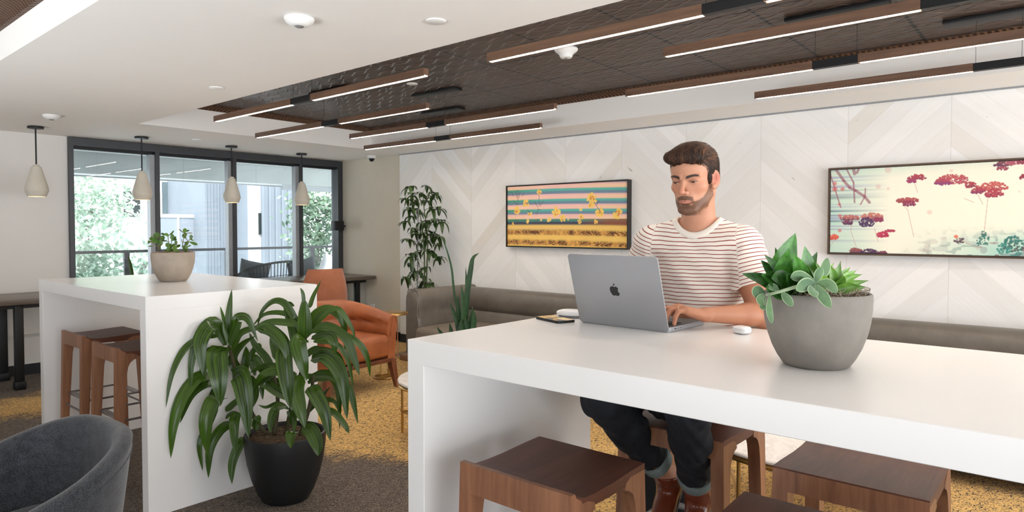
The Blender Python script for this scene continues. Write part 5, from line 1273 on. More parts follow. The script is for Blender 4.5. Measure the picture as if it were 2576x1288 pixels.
def np_mesh(name, P, F, mat, parent, cols=None, fl=None):
    me = bpy.data.meshes.new(name)
    loc = Vector((0, 0, 0)) if parent is None else parent.location
    P = P-np.array(loc)
    me.vertices.add(len(P)); me.vertices.foreach_set('co', P.astype('f').ravel())
    me.loops.add(F.size); me.loops.foreach_set('vertex_index', F.astype('i').ravel())
    me.polygons.add(len(F)); me.polygons.foreach_set('loop_start', np.arange(0, F.size, F.shape[1], dtype='i')); me.polygons.foreach_set('loop_total', np.full(len(F), F.shape[1], 'i'))
    me.update(calc_edges=True); me.validate()
    me.shade_smooth(); me.materials.append(mat)
    if cols is not None:
        ca = me.color_attributes.new('tone', 'FLOAT_COLOR', 'POINT'); ca.data.foreach_set('color', np.concatenate([cols, np.ones((len(P), 1))], 1).astype('f').ravel())
    if fl is not None:
        a = me.attributes.new('run', 'FLOAT', 'POINT'); a.data.foreach_set('value', fl.astype('f'))
    o = bpy.data.objects.new(name, me); COL.objects.link(o)
    if parent is not None: o.parent = parent
    return o
def nz3(P, sc, seed=0):
    """cheap smooth pseudo noise, -1..1"""
    x, y, z = P[..., 0]*sc, P[..., 1]*sc, P[..., 2]*sc; r = np.random.RandomState(seed); s = 0
    for i in range(5):
        w = r.randn(3)*(1+.5*i); s = s+np.sin(w[0]*x+w[1]*y+w[2]*z+r.rand()*6)/(1+.35*i)
    return s/3.2

# ---- pose
man = empty('person', (2.14, 1.0, .75), 0, 'bearded man in red-striped tee and dark jeans typing on a laptop', 'person')
SK_D = np.array
fB = SK_D([-.985, -.17, 0]); lB = SK_D([.17, -.985, 0]); uB = SK_D([0, 0, 1.])
ShL, ShR = SK_D([2.270, .868, 1.335]), SK_D([2.215, 1.195, 1.335])
ElL, WrL = SK_D([2.242, .790, 1.098]), SK_D([2.035, .903, 1.117])
ElR, WrR = SK_D([2.250, 1.285, 1.100]), SK_D([2.045, 1.195, 1.1125])
pt_ = math.radians(11); HO = SK_D([2.181, 1.012, 1.572])
HX, HY, HZ = SK_D([0, -1., 0]), SK_D([-math.cos(pt_), 0, -math.sin(pt_)]), SK_D([-math.sin(pt_), 0, math.cos(pt_)])
HR = np.stack([HX, HY, HZ])
def H(x, y, z): return HO+(HX*x+HY*y+HZ*z)*.01
def he(x, y, z, a, b, c, k=.01, sg=1, R=None): return (ell(H(x, y, z), (a*.01, b*.01, c*.01), HR if R is None else R @ HR), k, sg)
def hc_(p, q, r0, r1, k=.01, sg=1): return (seg_rc(H(*p), H(*q), r0*.01, r1*.01), k, sg)
def rotz(a): c, s = math.cos(a), math.sin(a); return np.array([[c, s, 0], [-s, c, 0], [0, 0, 1.]])
head = [he(0, -1.6, 3.3, 7.2, 9.2, 7.6), he(0, 2.0, 3.4, 6.5, 6.1, 5.6, .02), he(0, 2.5, -3.2, 5.9, 5.9, 6.2, .02), he(0, 2.2, -7.0, 5.4, 5.4, 4.2, .018)]
for s in (-1, 1):
    head += [hc_((s*5.7, -.7, -5.3), (s*2.3, 6.4, -10.1), 1.3, 1.4, .018), he(s*4.3, 4.7, -2.4, 1.8, 2.0, 1.4, .018), hc_((s*1.0, 7.85, 1.05), (s*4.9, 6.15, 1.35), .80, .62, .010)]
head += [he(0, 6.7, -10.4, 2.6, 1.9, 1.8, .012), he(0, 7.2, -6.3, 3.1, 1.55, 2.0, .012)]
for s in (-1, 1): head.append(he(s*3.2, 8.45, -.35, 1.9, 1.35, 1.0, .007, -1))
head += [hc_((0, 7.65, .7), (0, 9.95, -3.1), .60, .82, .006), he(0, 10.15, -3.55, .98, .95, .82, .005)]
for s in (-1, 1): head += [he(s*1.22, 9.1, -3.95, .74, .85, .70, .004), he(s*.66, 9.75, -4.72, .36, .5, .32, .002, -1)]
for s in (-1, 1):      # eyeballs under lids, narrow downcast openings
    head += [he(s*3.2, 6.40, -.42, 1.62, 1.46, 1.22, .003), hc_((s*1.75, 7.40, -.05), (s*4.6, 6.85, .05), .22, .22, .004)]
    head += [hc_((s*1.95, 7.45, -.72), (s*3.1, 7.85, -.62), .15, .25, .0010, -1), hc_((s*3.1, 7.85, -.62), (s*4.55, 7.05, -.70), .25, .13, .0010, -1)]
# lips
head += [hc_((-2.25, 8.1, -6.95), (-.5, 8.95, -6.60), .24, .34, .004), hc_((2.25, 8.1, -6.95), (.5, 8.95, -6.60), .24, .34, .004), hc_((-1.5, 8.35, -7.40), (1.5, 8.35, -7.40), .30, .30, .004), he(0, 8.65, -7.42, 1.1, .5, .40, .004)]
head += [hc_((-2.3, 8.5, -7.02), (0, 9.2, -7.0), .09, .11, .0012, -1), hc_((2.3, 8.5, -7.02), (0, 9.2, -7.0), .09, .11, .0012, -1), he(0, 8.5, -8.6, 1.5, .5, .35, .006, -1)]
for s in (-1, 1):      # ears
    Re = rotz(s*.62)
    head += [he(s*7.35, -.55, -.75, .62, 2.0, 3.15, .005, 1, Re), he(s*8.05, -.15, -.35, .60, 1.25, 2.05, .002, -1, Re), he(s*7.35, .25, -3.3, .5, .95, .95, .005, 1, Re), he(s*7.65, .25, -1.6, .5, .65, .8, .002, -1, Re), he(s*7.2, 1.15, -1.2, .42, .45, .6, .004, 1, Re),
             hc_((s*7.85, -1.0, .7), (s*7.95, -.95, -1.6), .22, .2, .002, 1)]
head += [(seg_rc(H(0, -2.2, -4.5), SK_D([2.262, 1.028, 1.375]), .055, .062), .015, 1)]
for s in (-1, 1): head.append((seg_rc(H(s*5.0, -2.6, -5.0), SK_D([2.225, 1.022, 1.385])-lB*(-s)*.012, .012, .012), .02, 1))
NB_ = SK_D([2.262, 1.028, 1.375])
RB = np.stack([fB, lB, uB])
torso = [(ell((2.283, 1.034, 1.235), (.108, .160, .165), RB), .03, 1), (ell((2.275, 1.030, 1.03), (.104, .145, .20), RB), .04, 1), (ell((2.255, 1.028, .865), (.118, .160, .105), RB), .04, 1),
         (seg_rc(ShL+lB*-.01, ShR+lB*.01, .055, .055), .04, 1), (seg_rc(NB_+SK_D([.01, 0, .03]), ShL+SK_D([0, .02, .012]), .045, .045), .03, 1), (seg_rc(NB_+SK_D([.01, 0, .03]), ShR+SK_D([0, -.02, .012]), .045, .045), .03, 1)]
def arm(Sh, El, Wr):
    m = El+(Wr-El)*.28+SK_D([0, 0, .006]); o = [(seg_rc(Sh, Sh+(El-Sh)*.5, .054, .052), .02, 1), (seg_rc(Sh+(El-Sh)*.5, El, .052, .041), .02, 1),
         (seg_rc(El, m, .036, .0365), .012, 1), (seg_rc(m, Wr, .0365, .0235), .015, 1), (ell(Wr, (.026, .026, .020)), .01, 1)]
    return o
fing_log = []
def hand(Wr, kn, side, zt_=1.0885, tips=None):
    """Wr wrist, kn middle knuckle, side unit vector towards the little finger"""
    h = kn-Wr; L = np.linalg.norm(h); h = h/L; s = side-h*(side@h); s = s/np.linalg.norm(s); n = np.cross(h, s); n = n if n[2] > 0 else -n
    o = []
    offs = [-.030, -.010, .010, .029]; back = [.002, .0, .003, .011]; rad = [.0096, .0099, .0095, .0086]; ln = [.047, .053, .049, .038]
    for i in range(4):
        K = kn+s*offs[i]-h*back[i]-n*(.002*abs(i-1.3))
        o.append((seg_rc(Wr+s*offs[i]*.45-n*.002, K-n*.003, .0155, .0125), .010, 1))
        o.append((ell(K+n*.001, (.011, .0095, .010), np.stack([h, s, n])), .006, 1))
        hf = h*SK_D([1, 1, 0]); hf /= np.linalg.norm(hf); dn = SK_D([0, 0, -1.])
        sp = s*(offs[i]*.30)/.03*.25
        d1 = hf*.95+dn*.12+sp; d1 /= np.linalg.norm(d1); P1 = K+d1*ln[i]*.82
        d2 = hf*.45+dn*.88+sp*.8; d2 /= np.linalg.norm(d2); P2 = P1+d2*ln[i]*.58
        P3 = P2+(hf*.25+dn*.95)*ln[i]*.36
        P3[2] = zt_+rad[i]*.8; P2[2] = P3[2]+.52*(P1[2]-P3[2])
        o += [(seg_rc(K, P1, rad[i]*1.04, rad[i]), .004, 1), (seg_rc(P1, P2, rad[i]*.98, rad[i]*.86), .0022, 1), (seg_rc(P2, P3, rad[i]*.88, rad[i]*.76), .0022, 1)]
        fing_log.append((K, P1, P2, P3, rad[i], s, n, h))
    # thumb leaves the palm edge near its base
    T0 = Wr+h*.018-s*.024-n*.008; T1 = T0+h*.030-s*.018-n*.010; T2 = T1+h*.026-s*.003-n*.006; T3 = T2+h*.018+s*.002-n*.002
    for q in (T1, T2, T3): q[2] = max(q[2], zt_+.008)
    o += [(seg_rc(T0, T1, .0145, .0115), .008, 1), (seg_rc(T1, T2, .0110, .0100), .003, 1), (seg_rc(T2, T3, .0100, .0082), .002, 1)]
    o += [(ell(Wr+h*L*.55+s*.006-n*.008, (L*.50, .036, .014), np.stack([h, s, n])), .010, 1)]
    return o
KnL, KnR = SK_D([1.968, .957, 1.143]), SK_D([1.975, 1.150, 1.126])
hL = hand(WrL, KnL, SK_D([-.51, -.82, 0])); hRt = hand(WrR, KnR, SK_D([-.4, .85, 0]))
KneeR, AnkR, KneeL, AnkL = SK_D([1.800, 1.140, .850]), SK_D([2.105, 1.072, .540]), SK_D([1.830, .868, .862]), SK_D([2.075, .946, .535])
HipR, HipL = SK_D([2.225, 1.105, .862]), SK_D([2.245, .945, .862])
def footfr(A, d):   # foot axis, slightly down
    d = np.array(d, float); d /= np.linalg.norm(d); return d
fdR, fdL = footfr(AnkR, (-.74, -.12, -.66)), footfr(AnkL, (-.74, -.20, -.64))
legs = []
for Hp, Kn_, An, fd_ in ((HipR, KneeR, AnkR, fdR), (HipL, KneeL, AnkL, fdL)):
    legs += [(seg_rc(Hp, Kn_, .074, .052), .03, 1), (seg_rc(Kn_, Kn_+(An-Kn_)*.35, .050, .052), .02, 1), (seg_rc(Kn_+(An-Kn_)*.35, An, .052, .034), .02, 1), (seg_rc(An, An+SK_D([.012, 0, -.045]), .034, .030), .015, 1)]
body_ops = torso+arm(ShL, ElL, WrL)+arm(ShR, ElR, WrR)+hL+hRt+legs+head
GX = axis_(1.74, 2.42, .0042, [(1.895, 2.29, .0017)]); GY = axis_(.70, 1.36, .0042, [(.885, 1.095, .0017)]); GZ = axis_(.33, 1.71, .0045, [(1.085, 1.165, .0019), (1.43, 1.665, .0016)])
P, F = surface(body_ops, Grid(GX, GY, GZ)); P = smooth_mesh(P, F, 1, .35)
# colouring in head coordinates (cm)
Q = (P-HO) @ HR.T*100; x, y, z = Q.T; ax = np.abs(x)
def S(v, a, b): t = np.clip((v-a)/(b-a), 0, 1); return t*t*(3-2*t)
skin = h2((190, 138, 110)); col = np.tile(skin, (len(P), 1))
def tint(mask, rgb):
    global col
    m = np.clip(mask, 0, 1)[:, None]; col = col*(1-m)+h2(rgb)*m
headm = (P[:, 2] > 1.40)
n1 = nz3(P, 260, 1); n2 = nz3(P, 60, 2)
tint(.25*S(n2, -.5, 1), (176, 118, 92))
g3 = lambda cx, cy, cz, r: np.exp(-((x-cx)**2+(y-cy)**2+(z-cz)**2)/r**2)*headm
for s in (-1, 1): tint(.2*g3(s*4.3, 6.5, -2.8, 2.2), (186, 108, 86)); tint(.55*g3(s*8, -1, -.5, 2.6), (190, 100, 80)); tint(.32*g3(s*3.15, 7.8, -1.5, .9), (150, 96, 80)); tint(.5*g3(s*1.9, 7.6, .2, .8), (146, 92, 74)); tint(.35*g3(s*3.6, 7.4, .45, .9), (150, 96, 78))
tint(.5*np.clip(g3(7.9, -.1, -.4, 1.5)+g3(-7.9, -.1, -.4, 1.5), 0, 1), (150, 70, 56)); tint(.45*g3(0, 10.3, -3.4, 1.3), (194, 100, 82))  # ear hollow shade put into the colour; nose tip redder
armm = (P[:, 2] < 1.22)*(P[:, 2] > 1.0); tint(.55*armm, (178, 116, 84))
# beard : cheek line falls from the ear to the mouth corner
zl = -2.0-4.5*S(y, .8, 6.8)-.3*n2; lobe = (ax > 6.75)*(z > -4.8)
bd = S(zl-z, -.2, 1.3)*headm*S(y, -.7, .5)*S(z, -13.6, -12.4)
under = S(-z, 9.6, 11.4)*S(3.0-y, 0, 2.5); bd *= 1-.8*under
lipm = np.exp(-((x/2.25)**2)**2)*np.exp(-(((z+7.08-.05*x*x*.3)/(.56-.045*x*x))**2)**2)*(ax < 2.6)*(y > 7.2)*headm
bare = np.exp(-(((ax-1.9)/.9)**2)**2)*np.exp(-(((z+8.15)/.55)**2)**2)*(y > 6)
bd *= 1-.45*np.clip(bare, 0, 1)
mus = S(-4.72-.22*ax-z, -.1, .55)*S(z, -7.6, -6.9)*S(3.5-ax, 0, 1.2)*S(y, 6.0, 6.6)*headm*(1-.35*np.exp(-(x/.35)**2)*S(z, -5.9, -5.4))
bd = np.maximum(bd*S(y-0*z, -.7, .5), mus); bd *= 1-np.clip(lipm*1.7, 0, 1)
bd *= 1-.95*S(z, -5.1, -4.6)*S(y, 6.4, 7.2)*S(3.6-ax, 0, .8); bd *= 1-lobe
beard = bd*(.60+.26*S(y, 2.0, 7)+.16*mus+.12*n2)
tint(np.clip(lipm*1.2, 0, .55), (186, 116, 106)); tint(.6*np.exp(-((z+7.02)/.09)**2)*(ax < 2.2)*(y > 7)*headm, (120, 62, 56))
# brows and lash lines
for s in (-1, 1):
    t = (s*x-1.0)/4.6; zb_ = 1.02+.62*np.sin(np.clip(t, 0, 1)*2.3)-.7*np.clip(t-.6, 0, 1)
    br_ = np.exp(-(((z-zb_)/(.52-.22*np.clip(t, 0, 1)))**2)**2)*S(t, -.06, .16)*S(1.0-t, 0, .30)*(y > 4)*headm
    tint(np.clip(br_*1.5, 0, 1), (30, 18, 12))
    le = np.exp(-((s*x-3.25)/1.5)**4)*np.exp(-(((z+.30+.10*((s*x-3.2)/1.2)**2)/.22)**2))*(y > 6.0)*headm
    tint(le*.9, (36, 22, 18))
    cr_ = np.exp(-((s*x-3.15)/1.5)**4)*np.exp(-(((z-.25+.14*((s*x-3.15)/1.2)**2)/.14)**2))*(y > 6.3)*headm; tint(cr_*.35, (150, 92, 74))
# nails
for K, P1, P2, P3, r_, s_, n_, h_ in fing_log:
    d_ = ((P-(P3+(P3-P2)*0+n_*r_*.5+h_*r_*.35))**2).sum(1); tint(.7*np.exp(-d_/(.0045**2)), (232, 190, 174))
q = NT('skin'); va = q.n('ShaderNodeVertexColor', layer_name='tone'); nn = q.noise(q.pos(), 420, 2)
ba = q.n('ShaderNodeAttribute', attribute_name='run').outputs['Fac']; bn = q.noise(q.map(q.pos(), (520, 520, 380)), 1, 2, .6)
bm_ = q.m('MULTIPLY', q.ramp(q.m('ADD', ba, q.m('MULTIPLY', q.m('SUBTRACT', bn, .5), 1.3)), [(.22, 0.), (.62, 1.)]), q.ramp(ba, [(0.02, 0.), (.25, 1.)]))
q.set(Base_Color=q.mix(q.m('MULTIPLY', bm_, .86), q.mix(q.m('MULTIPLY', nn, .10), va.outputs[0], hexc(150, 96, 74)), q.mix(q.ramp(bn, [(.35, 0.), (.65, 1.)]), hexc(38, 23, 15), hexc(112, 76, 54))), Roughness=.5, Subsurface_Weight=.12, Subsurface_Scale=.01, Specular_IOR_Level=.4)
q.b.inputs['Subsurface Radius'].default_value = (1, .35, .2); q.bump(nn, .12, .001); M['skin'] = q.mat
np_mesh('body', P, F, M['skin'], man, col, fl=np.clip(beard, 0, 1))
# eyes
q = NT('eye'); X_, Y_, Z_ = q.xyz(q.pos()); dd = q.m('SQRT', q.m('ADD', q.m('POWER', X_, 2), q.m('POWER', Z_, 2)))
q.set(Base_Color=q.ramp(dd, [(.0022, (.01, .008, .006)), (.0026, hexc(54, 42, 30)), (.0056, hexc(40, 30, 22)), (.0062, hexc(168, 152, 146))]), Roughness=.1); q.b.inputs['Base Color'].default_value = (1, 1, 1, 1)
for s in (-1, 1):
    m = MB(); rg = []
    for i in range(13):
        a = PI*i/12; rg.append([(.0118*math.sin(a)*math.cos(2*PI*j/24), .0118*math.cos(a), .0118*math.sin(a)*math.sin(2*PI*j/24)) for j in range(24)])
    m.loft(rg, True, True); e = m.build('eye', q.mat, man, 180)
    gy = HY*.99+HZ*-.10; gy /= np.linalg.norm(gy); gx = HX; gz = np.cross(gx, gy); c_ = H(s*3.2, 6.50, -.55)-np.array(man.location)
    e.matrix_local = Matrix(((gx[0], gy[0], gz[0], c_[0]), (gx[1], gy[1], gz[1], c_[1]), (gx[2], gy[2], gz[2], c_[2]), (0, 0, 0, 1)))

# ---- hair : a combed mass with strands laid over it
def hair_sdf(x, y, z):
    def E(c, r):
        u = ((x-c[0])/r[0]), ((y-c[1])/r[1]), ((z-c[2])/r[2]); k0 = np.sqrt(u[0]**2+u[1]**2+u[2]**2); k1 = np.sqrt((u[0]/r[0])**2+(u[1]/r[1])**2+(u[2]/r[2])**2); return k0*(k0-1)/np.maximum(k1, 1e-6)
    d = E((0, -1.6, 3.6), (7.75, 9.8, 8.35))
    d = smin(d, E((.8, 3.4, 8.6), (6.4, 5.4, 3.6)), 1.4)
    d = smin(d, E((-2.4, 6.9, 8.0), (4.6, 2.5, 2.5)), 1.0)
    d = smin(d, E((3.0, 6.0, 7.4), (3.9, 2.5, 2.5)), 1.0)
    d = smin(d, E((0, -4.2, -1.0), (6.9, 6.6, 6.2)), 1.5)
    zf = 5.8+.08*x-.055*np.abs(x)**1.9+.22*np.sin(x*1.9)
    d = smax(d, -smax(z-zf, 2.7+.62*np.clip(z-.8, 0, 5)-y, .4), .3)
    d = smax(d, -smax(z-.9, -2.3-y, .5), .4)
    for s_ in (-1, 1):
        xx = x*s_; d = smin(d, smax(E((6.35, 1.75, .6), (.95, 1.25, 3.0)), -(z+1.9+(y-2.6)*1.0)*1.0, .3), .4)  if False else np.minimum(d, (lambda u0, u1, u2: np.sqrt(u0*u0+u1*u1+u2*u2)-1)((xx-6.25)/.95, (y-1.75-.12*(z-1))/(1.05-.0*z), (z-.9)/2.9)*.9)
    return smax(d, -(z+6.8), .5)
gx_, gy_, gz_ = np.arange(-9, 9.4, .17), np.arange(-12.5, 11, .17), np.arange(-7.5, 15, .17)
def hp(d, X, Y, Z):
    v = hair_sdf(X, Y, Z)
    w = np.sin(2.6*X+.9*np.sin(Y*.8)+.35*Z)*.10+np.sin(5.2*X+1.3*np.sin(Y*.6+.5)+.5*Z)*.06
    return (v+w*S(Z, 1, 6)).astype(np.float32)
Ph, Fh = surface([], Grid(gx_, gy_, gz_), slab=60, post=hp); Ph = smooth_mesh(Ph, Fh, 1, .4)
PhW = HO+(Ph*.01) @ HR
# strands, all walked at once over the combed mass
rs = np.random.RandomState(4)
def hgrad(p):
    g = np.stack([hair_sdf(p[:, 0]+e[0], p[:, 1]+e[1], p[:, 2]+e[2])-hair_sdf(p[:, 0]-e[0], p[:, 1]-e[1], p[:, 2]-e[2]) for e in np.eye(3)*.06], 1)
    return g/np.maximum(np.linalg.norm(g, axis=1), 1e-6)[:, None]
NS, ST = 11000, 12
pick = rs.choice(len(Ph), NS, replace=False); p = Ph[pick].copy(); top = S(p[:, 2], 4.2, 7.0); ph_ = rs.uniform(0, 6.28, NS)
L = (5.2*top+1.3)*rs.uniform(.6, 1.2, NS); r0 = rs.uniform(.028, .060, NS); lift = rs.uniform(.0, .16, NS)+.22*top*(rs.rand(NS) < .12)
cl_ = np.floor((p[:, 0]*1.1+3*np.sin(p[:, 1]*.5))*1.6); ph2 = (cl_*2.4) % 6.28       # locks move together
PA, NA = [], []
for k in range(ST):
    s = k/(ST-1); n = hgrad(p); dd_ = hair_sdf(*p.T); p = p-n*(dd_-lift*(1+.8*s*top))[:, None]; PA.append(p.copy()); NA.append(n.copy())
    wv = .55*np.sin(s*5.0+ph2)+.2*np.sin(s*9+ph_)
    back = np.stack([.25+wv, -1.0+0*wv, .10+.3*np.sin(s*4+ph2)], 1)
    front = np.stack([-.30+.9*wv, -.25+0*wv, 1.0+0*wv], 1)
    side = np.stack([0*wv, -.45+.25*wv, -1.0+0*wv], 1)
    fw = S(p[:, 1], 4.5, 7.0)*S(10.6-p[:, 2], 0, 1.5)
    fl = (back*(1-fw)[:, None]+front*fw[:, None])*top[:, None]+side*(1-top)[:, None]
    fl = fl-n*(fl*n).sum(1)[:, None]; fl /= np.maximum(np.linalg.norm(fl, axis=1), 1e-6)[:, None]; p = p+fl*(L/ST)[:, None]
PA, NA = np.stack(PA, 1), np.stack(NA, 1); T_ = np.gradient(PA, axis=1); T_ /= np.maximum(np.linalg.norm(T_, axis=2), 1e-6)[..., None]; Sd = np.cross(T_, NA)
kk = np.arange(ST)/(ST-1); rr = (r0[:, None]*(1-kk**2)*.95+.008)[..., None]
V = np.stack([PA+Sd*rr*1.3, PA+NA*rr, PA-Sd*rr*1.3], 2).reshape(-1, 3)
b_ = (np.arange(NS)*ST*3)[:, None]+3*np.arange(ST-1)[None]; b_ = b_.ravel()
Fq = np.concatenate([np.stack([b_, b_+1, b_+4, b_+3], 1), np.stack([b_+1, b_+2, b_+5, b_+4], 1)])
Vw = HO+(V*.01) @ HR
hv = np.concatenate([PhW, Vw]); hf_ = np.concatenate([Fh, Fq+len(PhW)])
lk = rs.uniform(0, 1, 64)[(cl_.astype(int)) % 64]
tone = np.concatenate([np.full(len(PhW), .05), np.repeat(np.clip(.55*lk+.5*rs.uniform(0, 1, NS)**1.5-.08+.12*top, 0, 1), ST*3)])
q = NT('hair_brown'); a = q.n('ShaderNodeAttribute', attribute_name='run')
q.set(Base_Color=q.ramp(a.outputs['Fac'], [(0, hexc(30, 18, 12)), (.4, hexc(52, 33, 22)), (.75, hexc(84, 54, 35)), (1, hexc(128, 86, 56))]), Roughness=.55, Specular_IOR_Level=.3)
np_mesh('hair', hv, hf_, q.mat, man, fl=tone)

# ---- t-shirt
inf = .009
def infl(op, e, k=None):
    (f, (lo, hi)), kk, sg = op; return ((lambda X, Y, Z, f=f: f(X, Y, Z)-e, (lo-e, hi+e)), kk if k is None else k, sg)
sh_ops = [infl(o_, inf) for o_ in torso[:2]+torso[3:]]
cutL, cutR = .57, .57
slL, slR = ShL+(ElL-ShL)*cutL, ShR+(ElR-ShR)*cutR

def halfspace(p, n):
    p, n = np.array(p), np.array(n)/np.linalg.norm(n)
    return lambda X, Y, Z: (X-p[0])*n[0]+(Y-p[1])*n[1]+(Z-p[2])*n[2]
adL, adR = (ElL-ShL)/np.linalg.norm(ElL-ShL), (ElR-ShR)/np.linalg.norm(ElR-ShR)
def cyl(p, a, r0):
    def f(X, Y, Z):
        dx, dy, dz = X-p[0], Y-p[1], Z-p[2]; t = dx*a[0]+dy*a[1]+dz*a[2]
        return np.sqrt(np.maximum((dx-t*a[0])**2+(dy-t*a[1])**2+(dz-t*a[2])**2, 0))-r0
    return f
def sleeve(Sh, sl, aD):
    (f, bb) = seg_rc(Sh, sl+aD*.08, .066, .074); hs_ = halfspace(sl, aD); cy_ = cyl(Sh, aD, .0595)
    def g(X, Y, Z):
        h_ = hs_(X, Y, Z); fold = .0022*np.sin(85*h_+60*(X-2.2)+2*np.sin(30*Z))
        return np.maximum(np.maximum(f(X, Y, Z)+fold, h_), -np.maximum(cy_(X, Y, Z), -(h_+.03)))
    return (g, bb), .02, 1
NC = SK_D([2.258, 1.027, 1.412]); nu = SK_D([-.42, -.07, .90]); nu /= np.linalg.norm(nu)    # neckline plane, lower in front
sh_ops += [sleeve(ShL, slL, adL), sleeve(ShR, slR, adR)]
def shirt_post(d, X, Y, Z):
    # folds
    lat = (X-2.27)*lB[0]+(Y-1.03)*lB[1]; fr = (X-2.27)*fB[0]+(Y-1.03)*fB[1]
    w = .0028*np.sin(38*lat+9*Z+2.2*np.sin(11*Z))+.0030*np.sin(60*(Z-.55*np.abs(lat))+14*lat)*S(np.abs(lat), .05, .13)+.0016*np.sin(70*Z+25*fr+3*np.sin(20*lat))
    w = w+.0035*np.exp(-((lat+.02-.25*(Z-1.2))/.012)**2)*S(Z, 1.05, 1.15)*0
    d = d+w*S(1.42-Z, 0, .06)*S(.175-np.abs(lat), 0, .03)
    d = smax(d, -np.maximum(cyl(NC, nu, .0740)(X, Y, Z), -halfspace(NC-nu*.004, nu)(X, Y, Z)-.045), .003)
    d = np.maximum(d, (.90-Z))
    return d.astype(np.float32)
G2 = Grid(axis_(2.09, 2.43, .0026), axis_(.72, 1.36, .0026), axis_(.82, 1.47, .0026))
Ps, Fs = surface(sh_ops, G2, slab=40, margin=.02, post=shirt_post); Ps = smooth_mesh(Ps, Fs, 2, .4)
dL = (Ps-ShL) @ adL; rL = np.linalg.norm(Ps-ShL-dL[:, None]*adL, axis=1); latv = (Ps-SK_D([2.27, 1.03, 1.2])) @ lB
dR = (Ps-ShR) @ adR
slm = latv-.150-.10*(1.33-Ps[:, 2]); srm = -latv-.150-.10*(1.33-Ps[:, 2])
run = Ps[:, 2]+.0020*nz3(Ps, 30, 5)-.10*np.clip(np.abs(latv)-.02, 0, 1)*S(Ps[:, 2], 1.30, 1.40)
run = np.where(slm > 0, 2.0-dL+.0012*nz3(Ps, 24, 6), run); run = np.where(srm > 0, 2.0-dR+.0012*nz3(Ps, 24, 6), run)
q = NT('striped_jersey'); a = q.n('ShaderNodeAttribute', attribute_name='run'); t = q.m('FRACT', q.m('DIVIDE', a.outputs['Fac'], .0136))
st = q.ramp(t, [(.0, 1.), (.17, 1.), (.20, 0.), (.975, 0.), (1., 1.)]); nn = q.noise(q.pos(), 500, 2)
q.set(Base_Color=q.mix(st, q.mix(nn, hexc(222, 212, 200), hexc(240, 234, 224)), hexc(142, 48, 36)), Roughness=.9, Sheen_Weight=.15); q.bump(nn, .12, .001); M['shirt'] = q.mat
sho = np_mesh('t_shirt', Ps, Fs, M['shirt'], man, fl=run)
# ribbed collar, laid on the shirt around the neck opening
def shirt_at(p):
    d = np.full(p.shape[:-1], .05); x_, y_, z_ = p[..., 0], p[..., 1], p[..., 2]
    for (f, bb), k, sg in sh_ops: d = smin(d, f(x_, y_, z_), k)
    return d
m = MB(); e1 = np.cross(nu, lB); e1 /= np.linalg.norm(e1); rings = []
hs = np.linspace(.05, -.09, 120); th_ = 2*PI*np.arange(72)/72; hgt = {}
rads = (.0715, .0735, .079, .085, .0905, .0915)
for rr in rads:
    rad = e1[None]*np.cos(th_)[:, None]+lB[None]*np.sin(th_)[:, None]
    pts3 = NC+rad[:, None, :]*rr+nu*hs[None, :, None]; dv_ = shirt_at(pts3) < 0
    h0 = np.where(dv_.any(1), hs[dv_.argmax(1)], -.05)
    for _ in range(4): h0 = (h0+np.roll(h0, 1)+np.roll(h0, -1))/3
    hgt[rr] = h0
for k in range(72):
    rad = e1*math.cos(th_[k])+lB*math.sin(th_[k]); ring = []
    for rr, up_h in zip(rads, (.0005, .0035, .0045, .0045, .0035, .0005)): ring.append(NC+rad*rr+nu*(hgt[rr][k]+up_h)-np.array(man.location))
    for rr in rads[::-1]: ring.append(NC+rad*rr+nu*(hgt[rr][k]-.004)-np.array(man.location))
    rings.append(ring)
m.loft(rings+[rings[0]], True, False); m.build('collar', plain('rib_cream', (232, 224, 212), .9, var=.03, bump=.2, bscale=400), sho, 180)

# ---- jeans
jn = [(ell((2.255, 1.028, .868), (.128, .172, .112), RB), .04, 1), (seg_rc((2.22, 1.025, .84), (1.985, 1.015, .832), .085, .066), .03, 1)]
cR, cL = KneeR+(AnkR-KneeR)*.77, KneeL+(AnkL-KneeL)*.83
for Hp, Kn_, An, cc in ((HipR, KneeR, AnkR, cR), (HipL, KneeL, AnkL, cL)):
    jn += [(seg_rc(Hp, Kn_, .086, .066), .03, 1), (seg_rc(Kn_, Kn_+(An-Kn_)*.4, .064, .062), .02, 1), (seg_rc(Kn_+(An-Kn_)*.4, cc, .062, .052), .02, 1)]
def jeans_post(d, X, Y, Z):
    w = .0025*np.sin(55*Z+30*X+12*np.sin(18*Y))+.002*np.sin(90*X-40*Z+20*Y)
    d = d+w
    for cc, Kn_, An in ((cR, KneeR, AnkR), (cL, KneeL, AnkL)):
        ad = (An-Kn_)/np.linalg.norm(An-Kn_); hs = halfspace(cc, ad)(X, Y, Z); near = cyl(Kn_, ad, .085)(X, Y, Z)
        d = np.where((hs > 0) & (near < 0), np.maximum(d, hs), d)
    return np.maximum(d, Z-.93).astype(np.float32)
G3 = Grid(axis_(1.70, 2.42, .0045), axis_(.76, 1.26, .0045), axis_(.44, .99, .0045))
Pj, Fj = surface(jn, G3, slab=40, margin=.02, post=jeans_post); Pj = smooth_mesh(Pj, Fj, 2, .4)
q = NT('dark_denim'); nn = q.noise(q.map(q.pos(), (300, 300, 900)), 1, 2); q.set(Base_Color=q.mix(nn, hexc(10, 12, 18), hexc(22, 25, 34)), Roughness=.85); q.bump(nn, .2, .001); M['denim'] = q.mat
jo = np_mesh('jeans', Pj, Fj, M['denim'], man)
M['cuff'] = plain('denim_cuff', (124, 138, 136), .9, var=.12, vscale=300)
